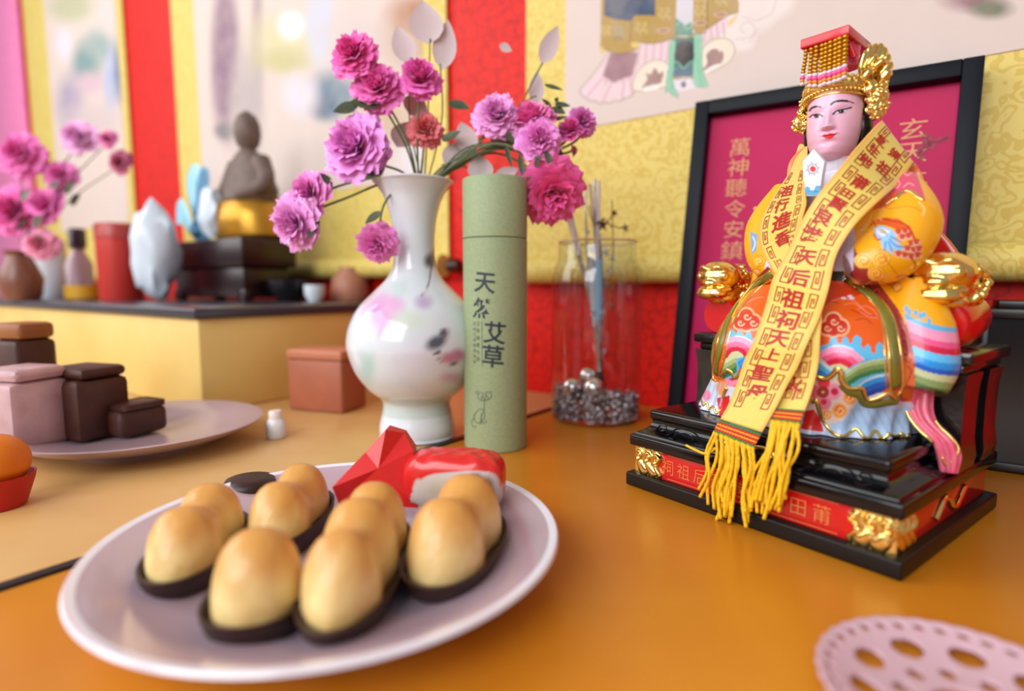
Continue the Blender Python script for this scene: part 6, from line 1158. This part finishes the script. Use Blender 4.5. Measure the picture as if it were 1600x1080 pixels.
# ================================================================== BLACK FRAME LEANING ON THE WALL
FD0 = np.array([math.cos(.6124), -math.sin(.6124), 0]); FNn = np.array([-FD0[1], FD0[0], 0]); FW, FH = .2456, .3455; FU0 = unit(ZUP * .3425 + FNn * .046); rt = .019   # leaning back, a touch askew
FU = FU0 * math.cos(rt) + FD0 * math.sin(rt); FD = FD0 * math.cos(rt) - FU0 * math.sin(rt); FO = FBR - FD * FW + ZUP * .0008
frame = thing('picture_frame', 'black framed magenta paper with gold writing leaning on the wall behind the statue', 'picture', FBR - FD0 * FW / 2)
fd = np.cross(FU, FD); fd = fd if fd @ FNn > 0 else -fd                                       # pointing back to the wall
def fbox(u0, u1, h0, h1, d0, d1, b): v, f = box(u0, u1, d0, d1, h0, h1, b, 2); return FO + v[:, :1] * FD + v[:, 1:2] * fd + v[:, 2:] * FU, f
fb = mat('black_frame', (8, 12, 21), .5, bump=(300, .1, .0004), spec=.2); BWD = .0150
G().add(fbox(0, BWD, 0, FH, -.012, .006, .0012)).build('frame_bar', fb, frame); G().add(fbox(FW - BWD, FW, 0, FH, -.012, .006, .0012)).build('frame_bar', fb, frame)
G().add(fbox(BWD, FW - BWD, FH - BWD, FH, -.012, .006, .0012)).build('frame_bar', fb, frame); G().add(fbox(BWD, FW - BWD, 0, BWD, -.012, .006, .0012)).build('frame_bar', fb, frame)
G().add(fbox(.004, FW - .004, .004, FH - .004, .003, .0045, 0)).build('backing_board', fb, frame, smooth=False)
G().add(fbox(BWD - .002, FW - BWD + .002, BWD - .002, FH - BWD + .002, .001, .002, 0)).build('magenta_paper', mat('magenta_paper', (200, 26, 92), .7, noise=(9, (190, 18, 78), .6), spec=.1), frame, smooth=False)
G().add(fbox(BWD - .002, FW - BWD + .002, BWD - .002, FH - BWD + .002, -.0022, -.0014, 0)).build('glass_pane', thin_glass('pane_glass', (250, 248, 250), .08, 1.5, .2), frame, smooth=False)
def fpix(x, y):
    P = onplane(x, y, FO, fd) - FO; return P @ FD, P @ FU
def fflat(v, u0, h0): return FO + (u0 + v[:, 0])[:, None] * FD + (h0 + v[:, 1])[:, None] * FU + fd * .0006
gw = mat('gold_writing', (226, 164, 96), .5)
for ch, x, y, s in (('萬', 1156, 230, 30), ('神', 1153, 261, 30), ('聽', 1150, 293, 30), ('令', 1148, 326, 29), ('安', 1146, 358, 29), ('鎮', 1143, 391, 31), ('宮', 1141, 424, 29), ('銘', 1137, 489, 30), ('玄', 1427, 201, 36), ('天', 1426, 238, 36), ('上', 1430, 274, 32), ('帝', 1432, 312, 34)):
    u, h = fpix(x, y); v, f = glyph(ch, -.004); Yd = (FO + u * FD)[1]; k = s * Yd / FPX * 1.05; v = v * np.array([k * 1.12, k]); G().add((fflat(v, u, h), f)).build('gold_character', gw, frame, smooth=False)
plum = mat('plum_print', (160, 14, 56), .6)
for pts, w in (([(1436, 240), (1444, 230), (1452, 222), (1464, 222), (1474, 218), (1484, 212)], .0018), ([(1452, 222), (1448, 214)], .0012), ([(1438, 238), (1432, 246)], .0014)):
    q = np.array([fpix(*p) for p in smooth_path(pts, 5)]); v, f = ribbon(q, w); G().add((fflat(v, 0, 0), f)).build('plum_branch', plum, frame, smooth=False)
for x, y, r in ((1440, 234, 6), (1450, 220, 7), (1456, 228, 5), (1446, 212, 4), (1468, 218, 4), (1478, 216, 3), (1440, 246, 4)):
    u, h = fpix(x, y); k = r * .62 / FPX; v = np.array([(k * (1 + .25 * math.cos(5 * t)) * math.cos(t), k * (1 + .25 * math.cos(5 * t)) * math.sin(t)) for t in np.linspace(0, 6.28, 26)[:-1]]); G().add((fflat(v, u, h), [tuple(range(25))])).build('plum_blossom', plum, frame, smooth=False)
